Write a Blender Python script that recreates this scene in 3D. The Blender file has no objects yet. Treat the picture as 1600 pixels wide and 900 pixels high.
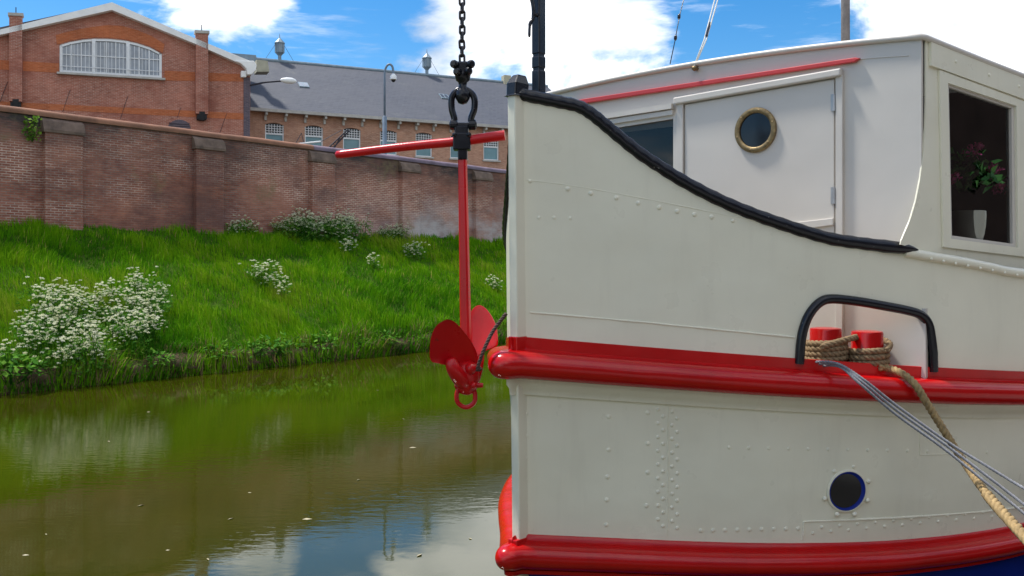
import bpy, bmesh, math, random
import numpy as np
from mathutils import Vector, Matrix, noise as mnoise
from mathutils.geometry import delaunay_2d_cdt

random.seed(7)
rng = np.random.default_rng(7)
SC = bpy.context.scene
COL = SC.collection
R = math.radians
V = Vector

# ------------------------------------------------------------------ camera geometry
# Work in metres with the eye at the origin, looking along +Y; the water lies 2.2 m below it.
F, CX, HY = 1400.0, 800.0, 415.0
WATER = -2.2


def P(px, py, Y):
    return V(((px - CX) / F * Y, Y, (HY - py) / F * Y))


class Plane:
    def __init__(self, p, n):
        self.p, self.n = V(p), V(n).normalized()

    def __call__(self, px, py, off=0.0):
        d = V(((px - CX) / F, 1.0, (HY - py) / F))
        return d * (self.p.dot(self.n) / d.dot(self.n)) + self.n * off


# ------------------------------------------------------------------ object helpers
ORG = {}


def tag(o, label=None, cat=None, group=None, kind=None):
    if label: o['label'] = label
    if cat: o['category'] = cat
    if group: o['group'] = group
    if kind: o['kind'] = kind
    return o


def thing(name, loc, label, cat, group=None):
    o = bpy.data.objects.new(name, None)
    o.empty_display_size = 0.2
    o.location = loc
    COL.objects.link(o)
    ORG[o.name] = V(loc)
    return tag(o, label, cat, group)


class MB:
    def __init__(self):
        self.v, self.f = [], []

    def add(self, vs, fs):
        b = len(self.v)
        self.v += [tuple(x) for x in vs]
        self.f += [tuple(i + b for i in q) for q in fs]
        return self

    def tube(self, *a, **k): return self.add(*tube(*a, **k))
    def box(self, *a, **k): return self.add(*box(*a, **k))
    def prism(self, *a, **k): return self.add(*prism(*a, **k))
    def lathe(self, *a, **k): return self.add(*lathe(*a, **k))

    def build(self, name, mat, parent=None, **k):
        return mk(name, self.v, self.f, mat, parent, **k)


def mk(name, verts, faces, mat, parent=None, smooth=False, uvdir=None, bevel=0, auto=None):
    org = ORG[parent.name] if parent is not None else V((0, 0, 0))
    me = bpy.data.meshes.new(name)
    vs = [(x[0] - org.x, x[1] - org.y, x[2] - org.z) for x in verts]
    me.from_pydata(vs, [], [tuple(f) for f in faces])
    me.update()
    if uvdir is not None:
        d, n = V(uvdir[0]), V(uvdir[1])
        k = d + n
        uv = me.uv_layers.new(name='UVMap')
        li = np.empty(len(me.loops), dtype=np.int32)
        me.loops.foreach_get('vertex_index', li)
        va = np.array([(x[0] * k.x + x[1] * k.y, x[2]) for x in verts], dtype=np.float32)
        uv.data.foreach_set('uv', va[li].ravel())
    if smooth:
        me.polygons.foreach_set('use_smooth', [True] * len(me.polygons))
    me.materials.append(mat)
    o = bpy.data.objects.new(name, me)
    COL.objects.link(o)
    if parent is not None:
        o.parent = parent
    ORG[o.name] = org
    if smooth and auto is not None:
        bm = bmesh.new(); bm.from_mesh(me)
        for e in bm.edges:
            if len(e.link_faces) == 2 and e.calc_face_angle(0) > R(auto):
                e.smooth = False
        bm.to_mesh(me); bm.free()
    if bevel:
        m = o.modifiers.new('Bevel', 'BEVEL')
        m.width, m.segments, m.limit_method, m.angle_limit = bevel, 2, 'ANGLE', R(40)
    return o


def dup(o, loc=None, rz=None, scale=None, label=None, parent=None):
    c = o.copy()
    COL.objects.link(c)
    if parent is not None: c.parent = parent
    if loc is not None: c.location = loc
    if rz is not None: c.rotation_euler = (c.rotation_euler[0], c.rotation_euler[1], rz)
    if scale is not None: c.scale = (scale, scale, scale) if not hasattr(scale, '__len__') else scale
    if label: c['label'] = label
    for ch in list(o.children):
        dup(ch, parent=c)
    return c


# ------------------------------------------------------------------ shape helpers
def frames(path):
    n = len(path)
    T = []
    for i in range(n):
        a, b = path[max(i - 1, 0)], path[min(i + 1, n - 1)]
        T.append((b - a).normalized())
    up = V((0, 0, 1))
    if abs(T[0].dot(up)) > .95: up = V((1, 0, 0))
    nrm = (up - T[0] * up.dot(T[0])).normalized()
    out = []
    for i in range(n):
        nrm = nrm - T[i] * nrm.dot(T[i])
        nrm = nrm.normalized() if nrm.length > 1e-6 else T[i].orthogonal().normalized()
        out.append((T[i], nrm, T[i].cross(nrm)))
    return out


def tube(path, r, n=10, closed=False, ex=1.0, ey=1.0, caps=True):
    path = [V(p) for p in path]
    m = len(path)
    fr = frames(path)
    if closed:
        T = [(path[(i + 1) % m] - path[i - 1]).normalized() for i in range(m)]
        nrm = T[0].orthogonal().normalized()
        # planar loops only: use the loop's own normal
        ln = V((0, 0, 0))
        c = sum(path, V((0, 0, 0))) / m
        for i in range(m): ln += (path[i] - c).cross(path[(i + 1) % m] - c)
        ln.normalize()
        fr = [(T[i], ln, T[i].cross(ln)) for i in range(m)]
    vs, fs = [], []
    for i in range(m):
        rr = r[i] if hasattr(r, '__len__') else r
        for k in range(n):
            a = 2 * math.pi * k / n
            vs.append(path[i] + fr[i][1] * (rr * ex * math.cos(a)) + fr[i][2] * (rr * ey * math.sin(a)))
    for i in range(m if closed else m - 1):
        j = (i + 1) % m
        for k in range(n):
            l = (k + 1) % n
            fs.append((i * n + k, i * n + l, j * n + l, j * n + k))
    if caps and not closed:
        fs.append(tuple(range(n))[::-1])
        fs.append(tuple((m - 1) * n + k for k in range(n)))
    return vs, fs


def box(c, ax, h):
    c = V(c)
    X, Y, Z = [V(a).normalized() * k for a, k in zip(ax, h)]
    vs = [c + X * i + Y * j + Z * k for i in (-1, 1) for j in (-1, 1) for k in (-1, 1)]
    return vs, [(0, 1, 3, 2), (4, 6, 7, 5), (0, 4, 5, 1), (2, 3, 7, 6), (0, 2, 6, 4), (1, 5, 7, 3)]


AX = ((1, 0, 0), (0, 1, 0), (0, 0, 1))


def prism(poly, n, t0, t1):
    n = V(n)
    m = len(poly)
    vs = [V(p) + n * t0 for p in poly] + [V(p) + n * t1 for p in poly]
    fs = [tuple(range(m))[::-1], tuple(range(m, 2 * m))]
    fs += [(i, (i + 1) % m, m + (i + 1) % m, m + i) for i in range(m)]
    return vs, fs


def lathe(o, d, prof, n=20):
    """prof: list of (along, radius)"""
    o, d = V(o), V(d).normalized()
    a = d.orthogonal().normalized()
    b = d.cross(a)
    vs, fs = [], []
    for (h, r) in prof:
        for k in range(n):
            t = 2 * math.pi * k / n
            vs.append(o + d * h + (a * math.cos(t) + b * math.sin(t)) * max(r, 1e-4))
    for i in range(len(prof) - 1):
        for k in range(n):
            l = (k + 1) % n
            fs.append((i * n + k, i * n + l, (i + 1) * n + l, (i + 1) * n + k))
    fs.append(tuple(range(n))[::-1])
    fs.append(tuple((len(prof) - 1) * n + k for k in range(n)))
    return vs, fs


def dome(o, d, r, h, n=10):
    return lathe(o, d, [(-.002, r), (h * .35, r * .93), (h * .75, r * .62), (h, r * .2)], n)


def inside(p, poly):
    x, y = p
    c = False
    for i in range(len(poly)):
        (x1, y1), (x2, y2) = poly[i], poly[i - 1]
        if (y1 > y) != (y2 > y) and x < (x2 - x1) * (y - y1) / (y2 - y1) + x1:
            c = not c
    return c


def sheet(outer, holes, fn, step, thick, inward):
    """2-D outline with holes, filled with a grid, mapped to 3-D by fn and given a thickness along inward(p2)."""
    pts, edges = [], []
    for lp in [outer] + holes:
        b = len(pts)
        pts += [V(p) for p in lp]
        edges += [(b + i, b + (i + 1) % len(lp)) for i in range(len(lp))]
    xs, ys = [p[0] for p in outer], [p[1] for p in outer]
    sx, sy = step
    x = min(xs) + sx * .5
    lps = [outer] + holes
    while x < max(xs):
        y = min(ys) + sy * .5
        while y < max(ys):
            if inside((x, y), outer) and not any(inside((x, y), h) for h in holes):
                if min((V(p) - V((x, y))).length for lp in lps for p in lp) > min(sx, sy) * .3:
                    pts.append(V((x, y)))
            y += sy
        x += sx
    v2, e2, f2, *_ = delaunay_2d_cdt(pts, edges, [], 0, 1e-6)
    keep = []
    for f in f2:
        c = sum((v2[i] for i in f), V((0, 0))) / len(f)
        if inside(c, outer) and not any(inside(c, h) for h in holes):
            keep.append(tuple(f))
    n = len(v2)
    a = [fn(p) for p in v2]
    if not thick:
        return a, keep
    b = [a[i] + inward(v2[i]) * thick for i in range(n)]
    fs = list(keep) + [tuple(i + n for i in f[::-1]) for f in keep]
    cnt = {}
    for f in keep:
        for i in range(len(f)):
            e = (f[i], f[(i + 1) % len(f)])
            cnt[e] = 1
    for (i, j) in list(cnt):
        if (j, i) not in cnt:
            fs.append((j, i, i + n, j + n))
    return a + b, fs


def spline(pts, k=8):
    pts = [V(p) for p in pts]
    out = []
    for i in range(len(pts) - 1):
        p0, p1, p2, p3 = pts[max(i - 1, 0)], pts[i], pts[i + 1], pts[min(i + 2, len(pts) - 1)]
        for j in range(k):
            t = j / k
            out.append(.5 * ((2 * p1) + (p2 - p0) * t + (2 * p0 - 5 * p1 + 4 * p2 - p3) * t * t + (3 * p1 - p0 - 3 * p2 + p3) * t ** 3))
    out.append(pts[-1])
    return out


# ------------------------------------------------------------------ materials
class NT:
    def __init__(self, name):
        self.m = bpy.data.materials.new(name)
        self.m.use_nodes = True
        self.t = self.m.node_tree
        self.b = self.t.nodes['Principled BSDF']

    def n(self, typ, **k):
        x = self.t.nodes.new(typ)
        for a, b in k.items():
            if a.startswith('i_'): x.inputs[a[2:].replace('_', ' ')].default_value = b
            else: setattr(x, a, b)
        return x

    def l(self, a, b): self.t.links.new(a, b)

    def ramp(self, src, stops):
        r = self.n('ShaderNodeValToRGB')
        e = r.color_ramp.elements
        while len(e) < len(stops): e.new(.5)
        for i, (p, c) in enumerate(stops):
            e[i].position = p
            e[i].color = (*c, 1) if hasattr(c, '__len__') else (c, c, c, 1)
        self.l(src, r.inputs[0])
        return r.outputs[0]

    def mix(self, f, a, b, mode='MIX'):
        x = self.n('ShaderNodeMix', data_type='RGBA', blend_type=mode)
        for s, val in ((x.inputs[0], f), (x.inputs[6], a), (x.inputs[7], b)):
            if hasattr(val, 'is_linked'): self.l(val, s)
            elif hasattr(val, '__len__'): s.default_value = (*val[:3], 1)
            else: s.default_value = val
        return x.outputs[2]

    def coord(self, kind='Object', scale=(1, 1, 1)):
        c = self.n('ShaderNodeTexCoord')
        m = self.n('ShaderNodeMapping')
        m.inputs['Scale'].default_value = scale
        self.l(c.outputs[kind], m.inputs[0])
        return m.outputs[0]

    def pos(self, scale=(1, 1, 1)):
        c = self.n('ShaderNodeNewGeometry')
        m = self.n('ShaderNodeMapping')
        m.inputs['Scale'].default_value = scale
        self.l(c.outputs['Position'], m.inputs[0])
        return m.outputs[0]

    def noise(self, vec, s, d=4, r=.55):
        x = self.n('ShaderNodeTexNoise')
        x.inputs['Scale'].default_value, x.inputs['Detail'].default_value, x.inputs['Roughness'].default_value = s, d, r
        self.l(vec, x.inputs['Vector'])
        return x.outputs[0]

    def bump(self, src, dist, strength=1.0, base=None):
        b = self.n('ShaderNodeBump')
        b.inputs['Distance'].default_value = dist
        b.inputs['Strength'].default_value = strength
        self.l(src, b.inputs['Height'])
        if base is not None: self.l(base, b.inputs['Normal'])
        return b.outputs[0]

    def set(self, **k):
        for a, v in k.items():
            s = self.b.inputs[a.replace('_', ' ')]
            if hasattr(v, 'is_linked'): self.l(v, s)
            elif hasattr(v, '__len__'): s.default_value = (*v[:3], 1)
            else: s.default_value = v
        return self.m


def paint(name, col, rough=.35, var=.10, dirt=None, dirt_amt=.0, wav=.004, spec=.5, chips=None):
    t = NT(name)
    p = t.pos()
    n1 = t.noise(p, 2.2, 5)
    c2 = tuple(max(0, x * (1 - var)) for x in col)
    c = t.mix(t.ramp(n1, [(.35, 0), (.65, 1)]), c2, col)
    if dirt:
        st = t.noise(t.pos((9, 9, 1.1)), 1.3, 6, .65)
        c = t.mix(t.ramp(st, [(.52, 0), (.8, dirt_amt)]), c, dirt)
    if chips:
        ch = t.noise(p, 34, 3, .6)
        c = t.mix(t.ramp(ch, [(.70, 0), (.73, .8)]), c, chips)
    rg = t.n('ShaderNodeMapRange')
    t.l(t.noise(p, 6, 4), rg.inputs[0])
    rg.inputs[3].default_value, rg.inputs[4].default_value = rough * .75, rough * 1.3
    nb = t.bump(t.noise(p, 1.6, 2), wav * 4, .7)
    nb = t.bump(t.noise(p, 5, 2), wav, .6, nb)
    nb = t.bump(t.noise(p, 160, 2), .0006, .35, nb)
    return t.set(Base_Color=c, Roughness=rg.outputs[0], Normal=nb, Specular_IOR_Level=spec)


def flat(name, col, rough=.6, var=.25, scale=8, metal=0.0, bump=.0):
    t = NT(name)
    n1 = t.noise(t.pos(), scale, 5, .6)
    c = t.mix(t.ramp(n1, [(.3, 0), (.7, 1)]), tuple(x * (1 - var) for x in col), tuple(min(1, x * (1 + var * .6)) for x in col))
    k = dict(Base_Color=c, Roughness=rough, Metallic=metal)
    if bump: k['Normal'] = t.bump(n1, bump)
    return t.set(**k)


def bricks(name, c1, c2, mortar, stain=None, pale=None, moss=None, msize=.012, topband=None, size=1.0):
    t = NT(name)
    uv = t.n('ShaderNodeUVMap', uv_map='UVMap').outputs[0]
    b = t.n('ShaderNodeTexBrick')
    t.l(uv, b.inputs['Vector'])
    b.inputs['Color1'].default_value = (*c1, 1)
    b.inputs['Color2'].default_value = (*c2, 1)
    b.inputs['Mortar'].default_value = (*mortar, 1)
    for k, v in (('Scale', 1.0), ('Mortar Size', msize), ('Mortar Smooth', .3), ('Brick Width', .225 * size), ('Row Height', .073 * size), ('Bias', -.1)):
        b.inputs[k].default_value = v
    p = t.pos()
    c = b.outputs[0]
    if topband:
        jm = t.ramp(t.noise(t.pos((.28, .28, .8)), 1.0, 6, .62), [(.46, tuple(x * .55 for x in mortar)), (.60, tuple(min(.8, x * 1.7) for x in mortar))])
        t.l(jm, b.inputs['Mortar'])
        c = t.mix(t.ramp(t.noise(t.pos((.45, .45, .7)), .9, 5, .6), [(.50, 0), (.68, .55)]), c, (.38, .12, .055))
        c = t.mix(t.ramp(t.noise(t.pos((.6, .6, .9)), 1.3, 6, .65), [(.52, 0), (.70, .5)]), c, (.16, .085, .095))
    # brick to brick and patch to patch variation
    m2 = t.noise(t.coord('UV', (3.2, 13.5, 1)), 1.0, 4, .7)
    c = t.mix(t.ramp(m2, [(.35, .0), (.68, .75)]), c, tuple(x * .42 for x in c1))
    c = t.mix(t.ramp(t.noise(p, .55, 6, .6), [(.38, 0), (.7, .5)]), c, tuple(min(1, x * 1.35) for x in c2))
    if stain:
        c = t.mix(t.ramp(t.noise(t.pos((.5, .5, .9)), .8, 7, .68), [(.5, 0), (.66, .75)]), c, stain)
    if topband:   # biofilm that grows along the top courses of the old wall
        sep = t.n('ShaderNodeSeparateXYZ'); t.l(p, sep.inputs[0])
        mr = t.n('ShaderNodeMapRange', interpolation_type='SMOOTHSTEP')
        t.l(sep.outputs[2], mr.inputs[0])
        mr.inputs[1].default_value, mr.inputs[2].default_value = topband[0], topband[1]
        nn = t.noise(t.pos((.35, .35, 1.2)), 1.1, 7, .7)
        ma = t.n('ShaderNodeMath', operation='MULTIPLY'); t.l(mr.outputs[0], ma.inputs[0]); t.l(t.ramp(nn, [(.34, 0), (.62, 1)]), ma.inputs[1])
        c = t.mix(ma.outputs[0], c, topband[2])
    if pale:      # lime bloom on the low courses, with its own ragged outline
        sep = t.n('ShaderNodeSeparateXYZ'); t.l(p, sep.inputs[0])
        mx = t.n('ShaderNodeMapRange', interpolation_type='SMOOTHSTEP'); t.l(sep.outputs[0], mx.inputs[0])
        mx.inputs[1].default_value, mx.inputs[2].default_value = pale[0], pale[1]
        mz = t.n('ShaderNodeMapRange', interpolation_type='SMOOTHSTEP'); t.l(sep.outputs[2], mz.inputs[0])
        mz.inputs[1].default_value, mz.inputs[2].default_value = pale[2], pale[3]
        nn = t.noise(t.pos((.5, .5, 1.0)), .9, 6, .65)
        a1 = t.n('ShaderNodeMath', operation='MULTIPLY'); t.l(mx.outputs[0], a1.inputs[0]); t.l(mz.outputs[0], a1.inputs[1])
        a2 = t.n('ShaderNodeMath', operation='MULTIPLY'); t.l(a1.outputs[0], a2.inputs[0]); t.l(t.ramp(nn, [(.36, .1), (.58, .85)]), a2.inputs[1])
        c = t.mix(a2.outputs[0], c, pale[4])
    if moss:
        c = t.mix(t.ramp(t.noise(t.pos((.8, .8, .8)), .7, 6, .7), [(.58, 0), (.68, .65)]), c, moss)
    nb = t.bump(b.outputs[1], -.006, .6)
    return t.set(Base_Color=c, Roughness=.9, Normal=nb, Specular_IOR_Level=.2)


def glass(name, tint=(.9, .95, .93), refl=1.0):
    t = NT(name)
    tr = t.n('ShaderNodeBsdfTransparent'); tr.inputs[0].default_value = (*tint, 1)
    gl = t.n('ShaderNodeBsdfGlossy'); gl.inputs['Roughness'].default_value = .01
    fr = t.n('ShaderNodeFresnel'); fr.inputs[0].default_value = 1.5
    mx = t.n('ShaderNodeMixShader')
    t.l(fr.outputs[0], mx.inputs[0]); t.l(tr.outputs[0], mx.inputs[1]); t.l(gl.outputs[0], mx.inputs[2])
    t.l(mx.outputs[0], t.t.nodes['Material Output'].inputs[0])
    return t.m


M = {}
M['cream'] = paint('hull_cream_paint', (.82, .79, .635), .29, .06, (.52, .48, .38), .20, .008)
M['white'] = paint('house_white_paint', (.60, .562, .505), .38, .04, (.55, .52, .47), .16, .003)
M['red'] = paint('red_gloss_paint', (.52, .004, .005), .20, .15, (.22, .004, .004), .3, .006, .42)
M['anchor_red'] = paint('anchor_red_paint', (.62, .007, .012), .28, .2, (.28, .006, .006), .4, .003, .4, (.13, .035, .02))
M['trim_red'] = paint('trim_red_paint', (.58, .05, .05), .35, .15)
M['black'] = paint('black_gloss_paint', (.008, .009, .014), .24, .3, None, 0, .006, .4, (.22, .21, .2))
M['chain'] = paint('chain_black_paint', (.020, .014, .016), .38, .3, (.09, .03, .018), .6, .004, .5)
M['blue'] = paint('hull_blue_paint', (.006, .025, .26), .35, .2, None, 0, .004, .25)
M['brass'] = flat('aged_brass', (.25, .18, .085), .5, .5, 40, .7, .0008)
M['steel'] = flat('grey_steel', (.42, .42, .42), .4, .2, 20, .6)
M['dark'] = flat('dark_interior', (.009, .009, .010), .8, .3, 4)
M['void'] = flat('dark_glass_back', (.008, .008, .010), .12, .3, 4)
M['deck'] = paint('deck_grey_paint', (.30, .30, .29), .6, .2)
M['glass'] = glass('window_glass', (.75, .78, .78))
M['mastgrey'] = flat('weathered_mast', (.20, .18, .17), .7, .3, 12)
M['white_rope'] = flat('white_stay_rope', (.6, .6, .55), .8, .2, 60)
M['rope'] = flat('tan_rope_fibre', (.34, .235, .105), .85, .45, 45, 0, .002)
M['rope_coil'] = flat('brown_coiled_rope', (.23, .155, .08), .85, .45, 45, 0, .002)  # darker brown than the tan rope, for the turns on the bollards
M['grey_rope'] = flat('blue_grey_line', (.22, .225, .245), .8, .3, 50)
M['brown_rope'] = flat('dark_brown_rope', (.085, .045, .035), .8, .3, 50)
M['pot'] = paint('pale_glazed_pot', (.30, .30, .25), .3, .1)

M['wall_brick'] = bricks('old_wall_brick', (.33, .112, .075), (.46, .205, .14), (.46, .38, .315), stain=(.13, .072, .065),
                         size=.8, msize=.011, pale=(-6.5, -2.2, 2.7, 1.2, (.56, .53, .53)), moss=(.20, .165, .085), topband=(2.4, 3.4, (.065, .052, .05)))
M['gable_brick'] = bricks('red_gable_brick', (.35, .108, .068), (.44, .175, .118), (.50, .38, .31), stain=(.24, .08, .055))
M['wing_brick'] = bricks('brown_wing_brick', (.42, .20, .122), (.50, .275, .18), (.52, .40, .32), stain=(.34, .175, .12))
M['orange_brick'] = bricks('orange_band_brick', (.42, .105, .04), (.49, .15, .06), (.45, .21, .12))
M['purple_brick'] = bricks('purple_corner_brick', (.10, .085, .11), (.14, .11, .13), (.2, .16, .16))
M['coping_orange'] = flat('orange_clay_coping', (.27, .125, .072), .85, .4, 1.6, 0, .004)
M['coping_purple'] = flat('violet_clay_coping', (.19, .14, .18), .8, .35, 1.6, 0, .004)
M['ledge'] = flat('mossy_stone_ledge', (.17, .115, .085), .9, .5, 3, 0, .004)
M['stone_white'] = flat('white_painted_cornice', (.80, .79, .76), .6, .08, 2)
M['frame_white'] = flat('white_window_frame', (.76, .77, .77), .5, .06, 4)
M['pane_grey'] = flat('pale_curtained_pane', (.30, .33, .37), .12, .3, 1.3)
M['pane_teal'] = flat('teal_window_pane', (.15, .26, .28), .15, .3, .5)
M['grille_dark'] = flat('dark_grille_gap', (.035, .04, .05), .4, .3, 3)
M['beige'] = flat('beige_render', (.45, .42, .30), .8, .2, 2)
M['bracket'] = flat('pale_eaves_timber', (.42, .40, .36), .7, .2, 3)
M['zinc'] = flat('weathered_zinc', (.22, .28, .32), .5, .25, 3, .2)
M['pole_blue'] = flat('blue_grey_pole', (.14, .19, .25), .5, .2, 3)
M['lamp_white'] = flat('white_lamp_housing', (.78, .78, .76), .4, .05, 3)
M['black_iron'] = flat('black_iron', (.03, .03, .04), .6, .3, 8)

t = NT('slate_roof')
p = t.pos()
b = t.n('ShaderNodeTexBrick')
t.l(t.n('ShaderNodeUVMap', uv_map='UVMap').outputs[0], b.inputs['Vector'])
b.inputs['Color1'].default_value = (.040, .046, .064, 1); b.inputs['Color2'].default_value = (.056, .062, .082, 1); b.inputs['Mortar'].default_value = (.07, .075, .09, 1)
for k, v in (('Scale', 1.0), ('Mortar Size', .012), ('Brick Width', .3), ('Row Height', .16)): b.inputs[k].default_value = v
c = t.mix(t.ramp(t.noise(t.pos((.5, .5, .25)), .5, 7, .65), [(.4, 0), (.7, .6)]), b.outputs[0], (.075, .078, .092))
c = t.mix(t.ramp(t.noise(t.pos((.25, .25, 1.5)), 1.0, 6, .7), [(.55, 0), (.75, .6)]), c, (.075, .08, .095))
c = t.mix(t.ramp(t.noise(t.pos((1.0, 1.0, .12)), .9, 5, .7), [(.58, 0), (.74, .5)]), c, (.12, .125, .12))
M['slate'] = t.set(Base_Color=c, Roughness=.7, Normal=t.bump(b.outputs[1], -.01, .5))

# grass: blade tint carried by an attribute, patches by world position
def leafy(name, stops, rough=.55, trans=.35, attr='tint', spec=.18):
    t = NT(name)
    a = t.n('ShaderNodeAttribute', attribute_name=attr)
    c = t.ramp(a.outputs['Fac'], stops)
    df = t.n('ShaderNodeBsdfTranslucent')
    t.l(c, df.inputs[0])
    t.set(Base_Color=c, Roughness=rough, Specular_IOR_Level=spec)
    mx = t.n('ShaderNodeMixShader'); mx.inputs[0].default_value = trans
    t.l(t.b.outputs[0], mx.inputs[1]); t.l(df.outputs[0], mx.inputs[2])
    t.l(mx.outputs[0], t.t.nodes['Material Output'].inputs[0])
    return t.m


M['grass'] = leafy('grass_blades', [(0, (.022, .115, .002)), (.3, (.075, .25, .003)), (.55, (.145, .34, .004)), (.8, (.24, .40, .010)), (1, (.36, .33, .07))], .85, .35, 'tint', .06)
M['dry'] = leafy('dry_grass', [(0, (.13, .085, .04)), (.5, (.28, .20, .085)), (1, (.36, .32, .13))])
M['leaf'] = leafy('weed_leaf', [(0, (.03, .12, .012)), (.5, (.075, .23, .02)), (1, (.17, .34, .04))], .8, .35, 'tint', .08)
M['weedleaf'] = leafy('bright_weed_leaf', [(0, (.07, .16, .02)), (1, (.22, .36, .04))])
M['umbel'] = leafy('white_umbel', [(0, (.60, .64, .36)), (.5, (.80, .81, .60)), (1, (.88, .88, .76))], .7, .45)
M['pink'] = leafy('pink_petal', [(0, (.70, .06, .22)), (1, (.85, .22, .42))], .6, .25)
M['geranium'] = leafy('geranium_leaf', [(0, (.02, .08, .02)), (1, (.09, .24, .05))], .6, .2)
t = NT('bank_soil')
n1 = t.noise(t.pos(), 2.5, 8, .7)
c = t.ramp(n1, [(.3, (.025, .055, .006)), (.5, (.05, .10, .010)), (.75, (.09, .11, .025))])
M['soil'] = t.set(Base_Color=c, Roughness=.95, Specular_IOR_Level=.05, Normal=t.bump(n1, .08))
t = NT('bank_edge_earth')
n1 = t.noise(t.pos((1, 1, 2.5)), 4, 8, .7)
c = t.ramp(n1, [(.3, (.03, .02, .012)), (.55, (.12, .085, .05)), (.75, (.24, .18, .10))])
M['edge'] = t.set(Base_Color=c, Roughness=.9, Specular_IOR_Level=.1, Normal=t.bump(n1, .06))
M['ground'] = flat('yard_ground', (.12, .11, .09), .95, .3, .4)
M['quay'] = flat('quay_stone', (.24, .23, .21), .9, .3, 1.5, 0, .01)
M['fallen'] = flat('floating_leaf', (.38, .33, .20), .6, .3, 30)

# water: murky olive body under a clear glossy skin with light ripples
t = NT('canal_water')
w1 = t.noise(t.pos((1.1, 1.1, 1)), 2.6, 3, .5)
w2 = t.noise(t.pos((.7, 2.0, 1)), 7.0, 3, .55)
patch = t.ramp(t.noise(t.pos((.22, .5, 1)), .55, 3, .5), [(.45, 0), (.62, 1)])
mm = t.n('ShaderNodeMath', operation='MULTIPLY'); t.l(w2, mm.inputs[0]); t.l(patch, mm.inputs[1])
nb = t.bump(w1, .0016, .5)
nb = t.bump(mm.outputs[0], .0030, .6, nb)
c = t.ramp(t.noise(t.pos((.3, .5, 1)), .8, 5, .6), [(.3, (.026, .031, .001)), (.7, (.037, .040, .002))])
M['water'] = t.set(Base_Color=c, Roughness=.03, IOR=1.4, Normal=nb, Specular_IOR_Level=.75)

# ================================================================== THE BARGE
A2, R2 = (.669, .743), (.743, -.669)          # ship's axis pointing aft, and its near side
S0 = (.019, 4.377)
AV, RV = V((*A2, 0)), V((*R2, 0))
plan = spline([(0, 0, 0), (.3, .29, 0), (.6, .60, 0), (.9, .895, 0), (1.2, 1.15, 0), (1.42, 1.315, 0), (1.6, 1.43, 0), (1.9, 1.60, 0), (2.3, 1.78, 0),
               (2.8, 1.93, 0), (3.5, 2.05, 0), (5, 2.12, 0), (7, 2.12, 0)], 14)
PU = np.array([p.x for p in plan]); PV = np.array([p.y for p in plan])
DU = np.gradient(PV, PU)


def rake(z): return .035 * (.83 - z) / 2.25


def flare(z): return 1 - .06 * min(max((-.45 - z) / 1.0, 0), 1.3)


def B(u, v, z):
    u = u + rake(z)
    return V((S0[0] + u * A2[0] + v * R2[0], S0[1] + u * A2[1] + v * R2[1], z))


def hnorm(u, side=1):
    d = float(np.interp(u, PU, DU))
    l = math.hypot(1, d)
    return (AV * (-d) + RV * side) / l


def HP(u, z, off=0.0, side=1):
    return B(u, side * flare(z) * float(np.interp(u, PU, PV)), z) + hnorm(u, side) * off


def hit(px, py):
    """(u, z) where the sight line meets the near hull side"""
    tt = (px - CX) / F
    z = (HY - py) / F * 4.5
    for _ in range(6):
        rk = rake(z)
        pv = PV * flare(z)
        X = S0[0] + (PU + rk) * A2[0] + pv * R2[0]
        Y = S0[1] + (PU + rk) * A2[1] + pv * R2[1]
        g = X - tt * Y
        u = float(np.interp(0, g, PU)) if g[0] < 0 else 0.0
        y = float(np.interp(u, PU, Y))
        z = (HY - py) / F * y
    return u, z


def H(px, py, off=0.0):
    u, z = hit(px, py)
    return HP(u, z, off)


barge = thing('barge', B(0, 0, WATER), 'cream steel barge bow with red rubbing rails, black cap rail and white deckhouse', 'boat')


def zu(u): return -.478 - .122 * u + .0111 * u * u
def zl(u): return -1.415 - .1043 * u + .0246 * u * u if u < 2.2 else -1.5254 + .02 * (u - 2.2)


# --- bulwark: the plating above the upper rail, with the mooring opening
top_px = [(820, 150), (850, 156), (880, 162), (905, 168), (925, 180), (945, 196), (970, 217), (1000, 241), (1030, 261), (1060, 280), (1100, 302), (1140, 321),
          (1180, 337), (1220, 351), (1260, 364), (1300, 375), (1340, 381), (1380, 386), (1425, 391), (1500, 404), (1600, 424)]
top_uz = [hit(*p) for p in top_px]
UEND = 7.0
topline = [(0.0, top_uz[0][1] + .012)] + top_uz + [(3.2, -.12), (4.5, -.2), (UEND, -.25)]
bot = [(u, zu(u) + .05) for u in np.linspace(UEND, 0, 40)]
hole_px = [(1250, 572), (1252, 540), (1258, 512), (1268, 490), (1284, 474), (1302, 470), (1340, 473), (1380, 480), (1415, 487), (1434, 494), (1446, 508), (1450, 530), (1453, 584), (1400, 580), (1320, 574)]
hole = [hit(*p) for p in hole_px]
outer = topline + bot


def clean(o):
    out = []
    for p in o:
        if not out or math.hypot(p[0] - out[-1][0], p[1] - out[-1][1]) > .004: out.append(p)
    return out


outer = clean(outer)
mb = MB()
mb.add(*sheet(outer, [hole], lambda p: HP(p[0], p[1]), (.07, .09), .018, lambda p: -hnorm(p[0])))
RIV = [(828, 283), (887, 295), (923, 302), (963, 309), (997, 317), (1030, 324), (1058, 330), (1085, 335), (1112, 339), (1145, 345)]
for i, p in enumerate(RIV):
    u, z = hit(*p)
    mb.add(*dome(HP(u, z), hnorm(u), .0125 if i not in (0, 9) else .010, .006, 12))
for p in [(842, 340), (866, 340), (891, 341)] + [(815 + (k % 2) * 2, 250 + 22 * k) for k in range(13)]:
    u, z = hit(*p)
    mb.add(*dome(HP(u, z), hnorm(u), .010, .003, 10))


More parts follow.
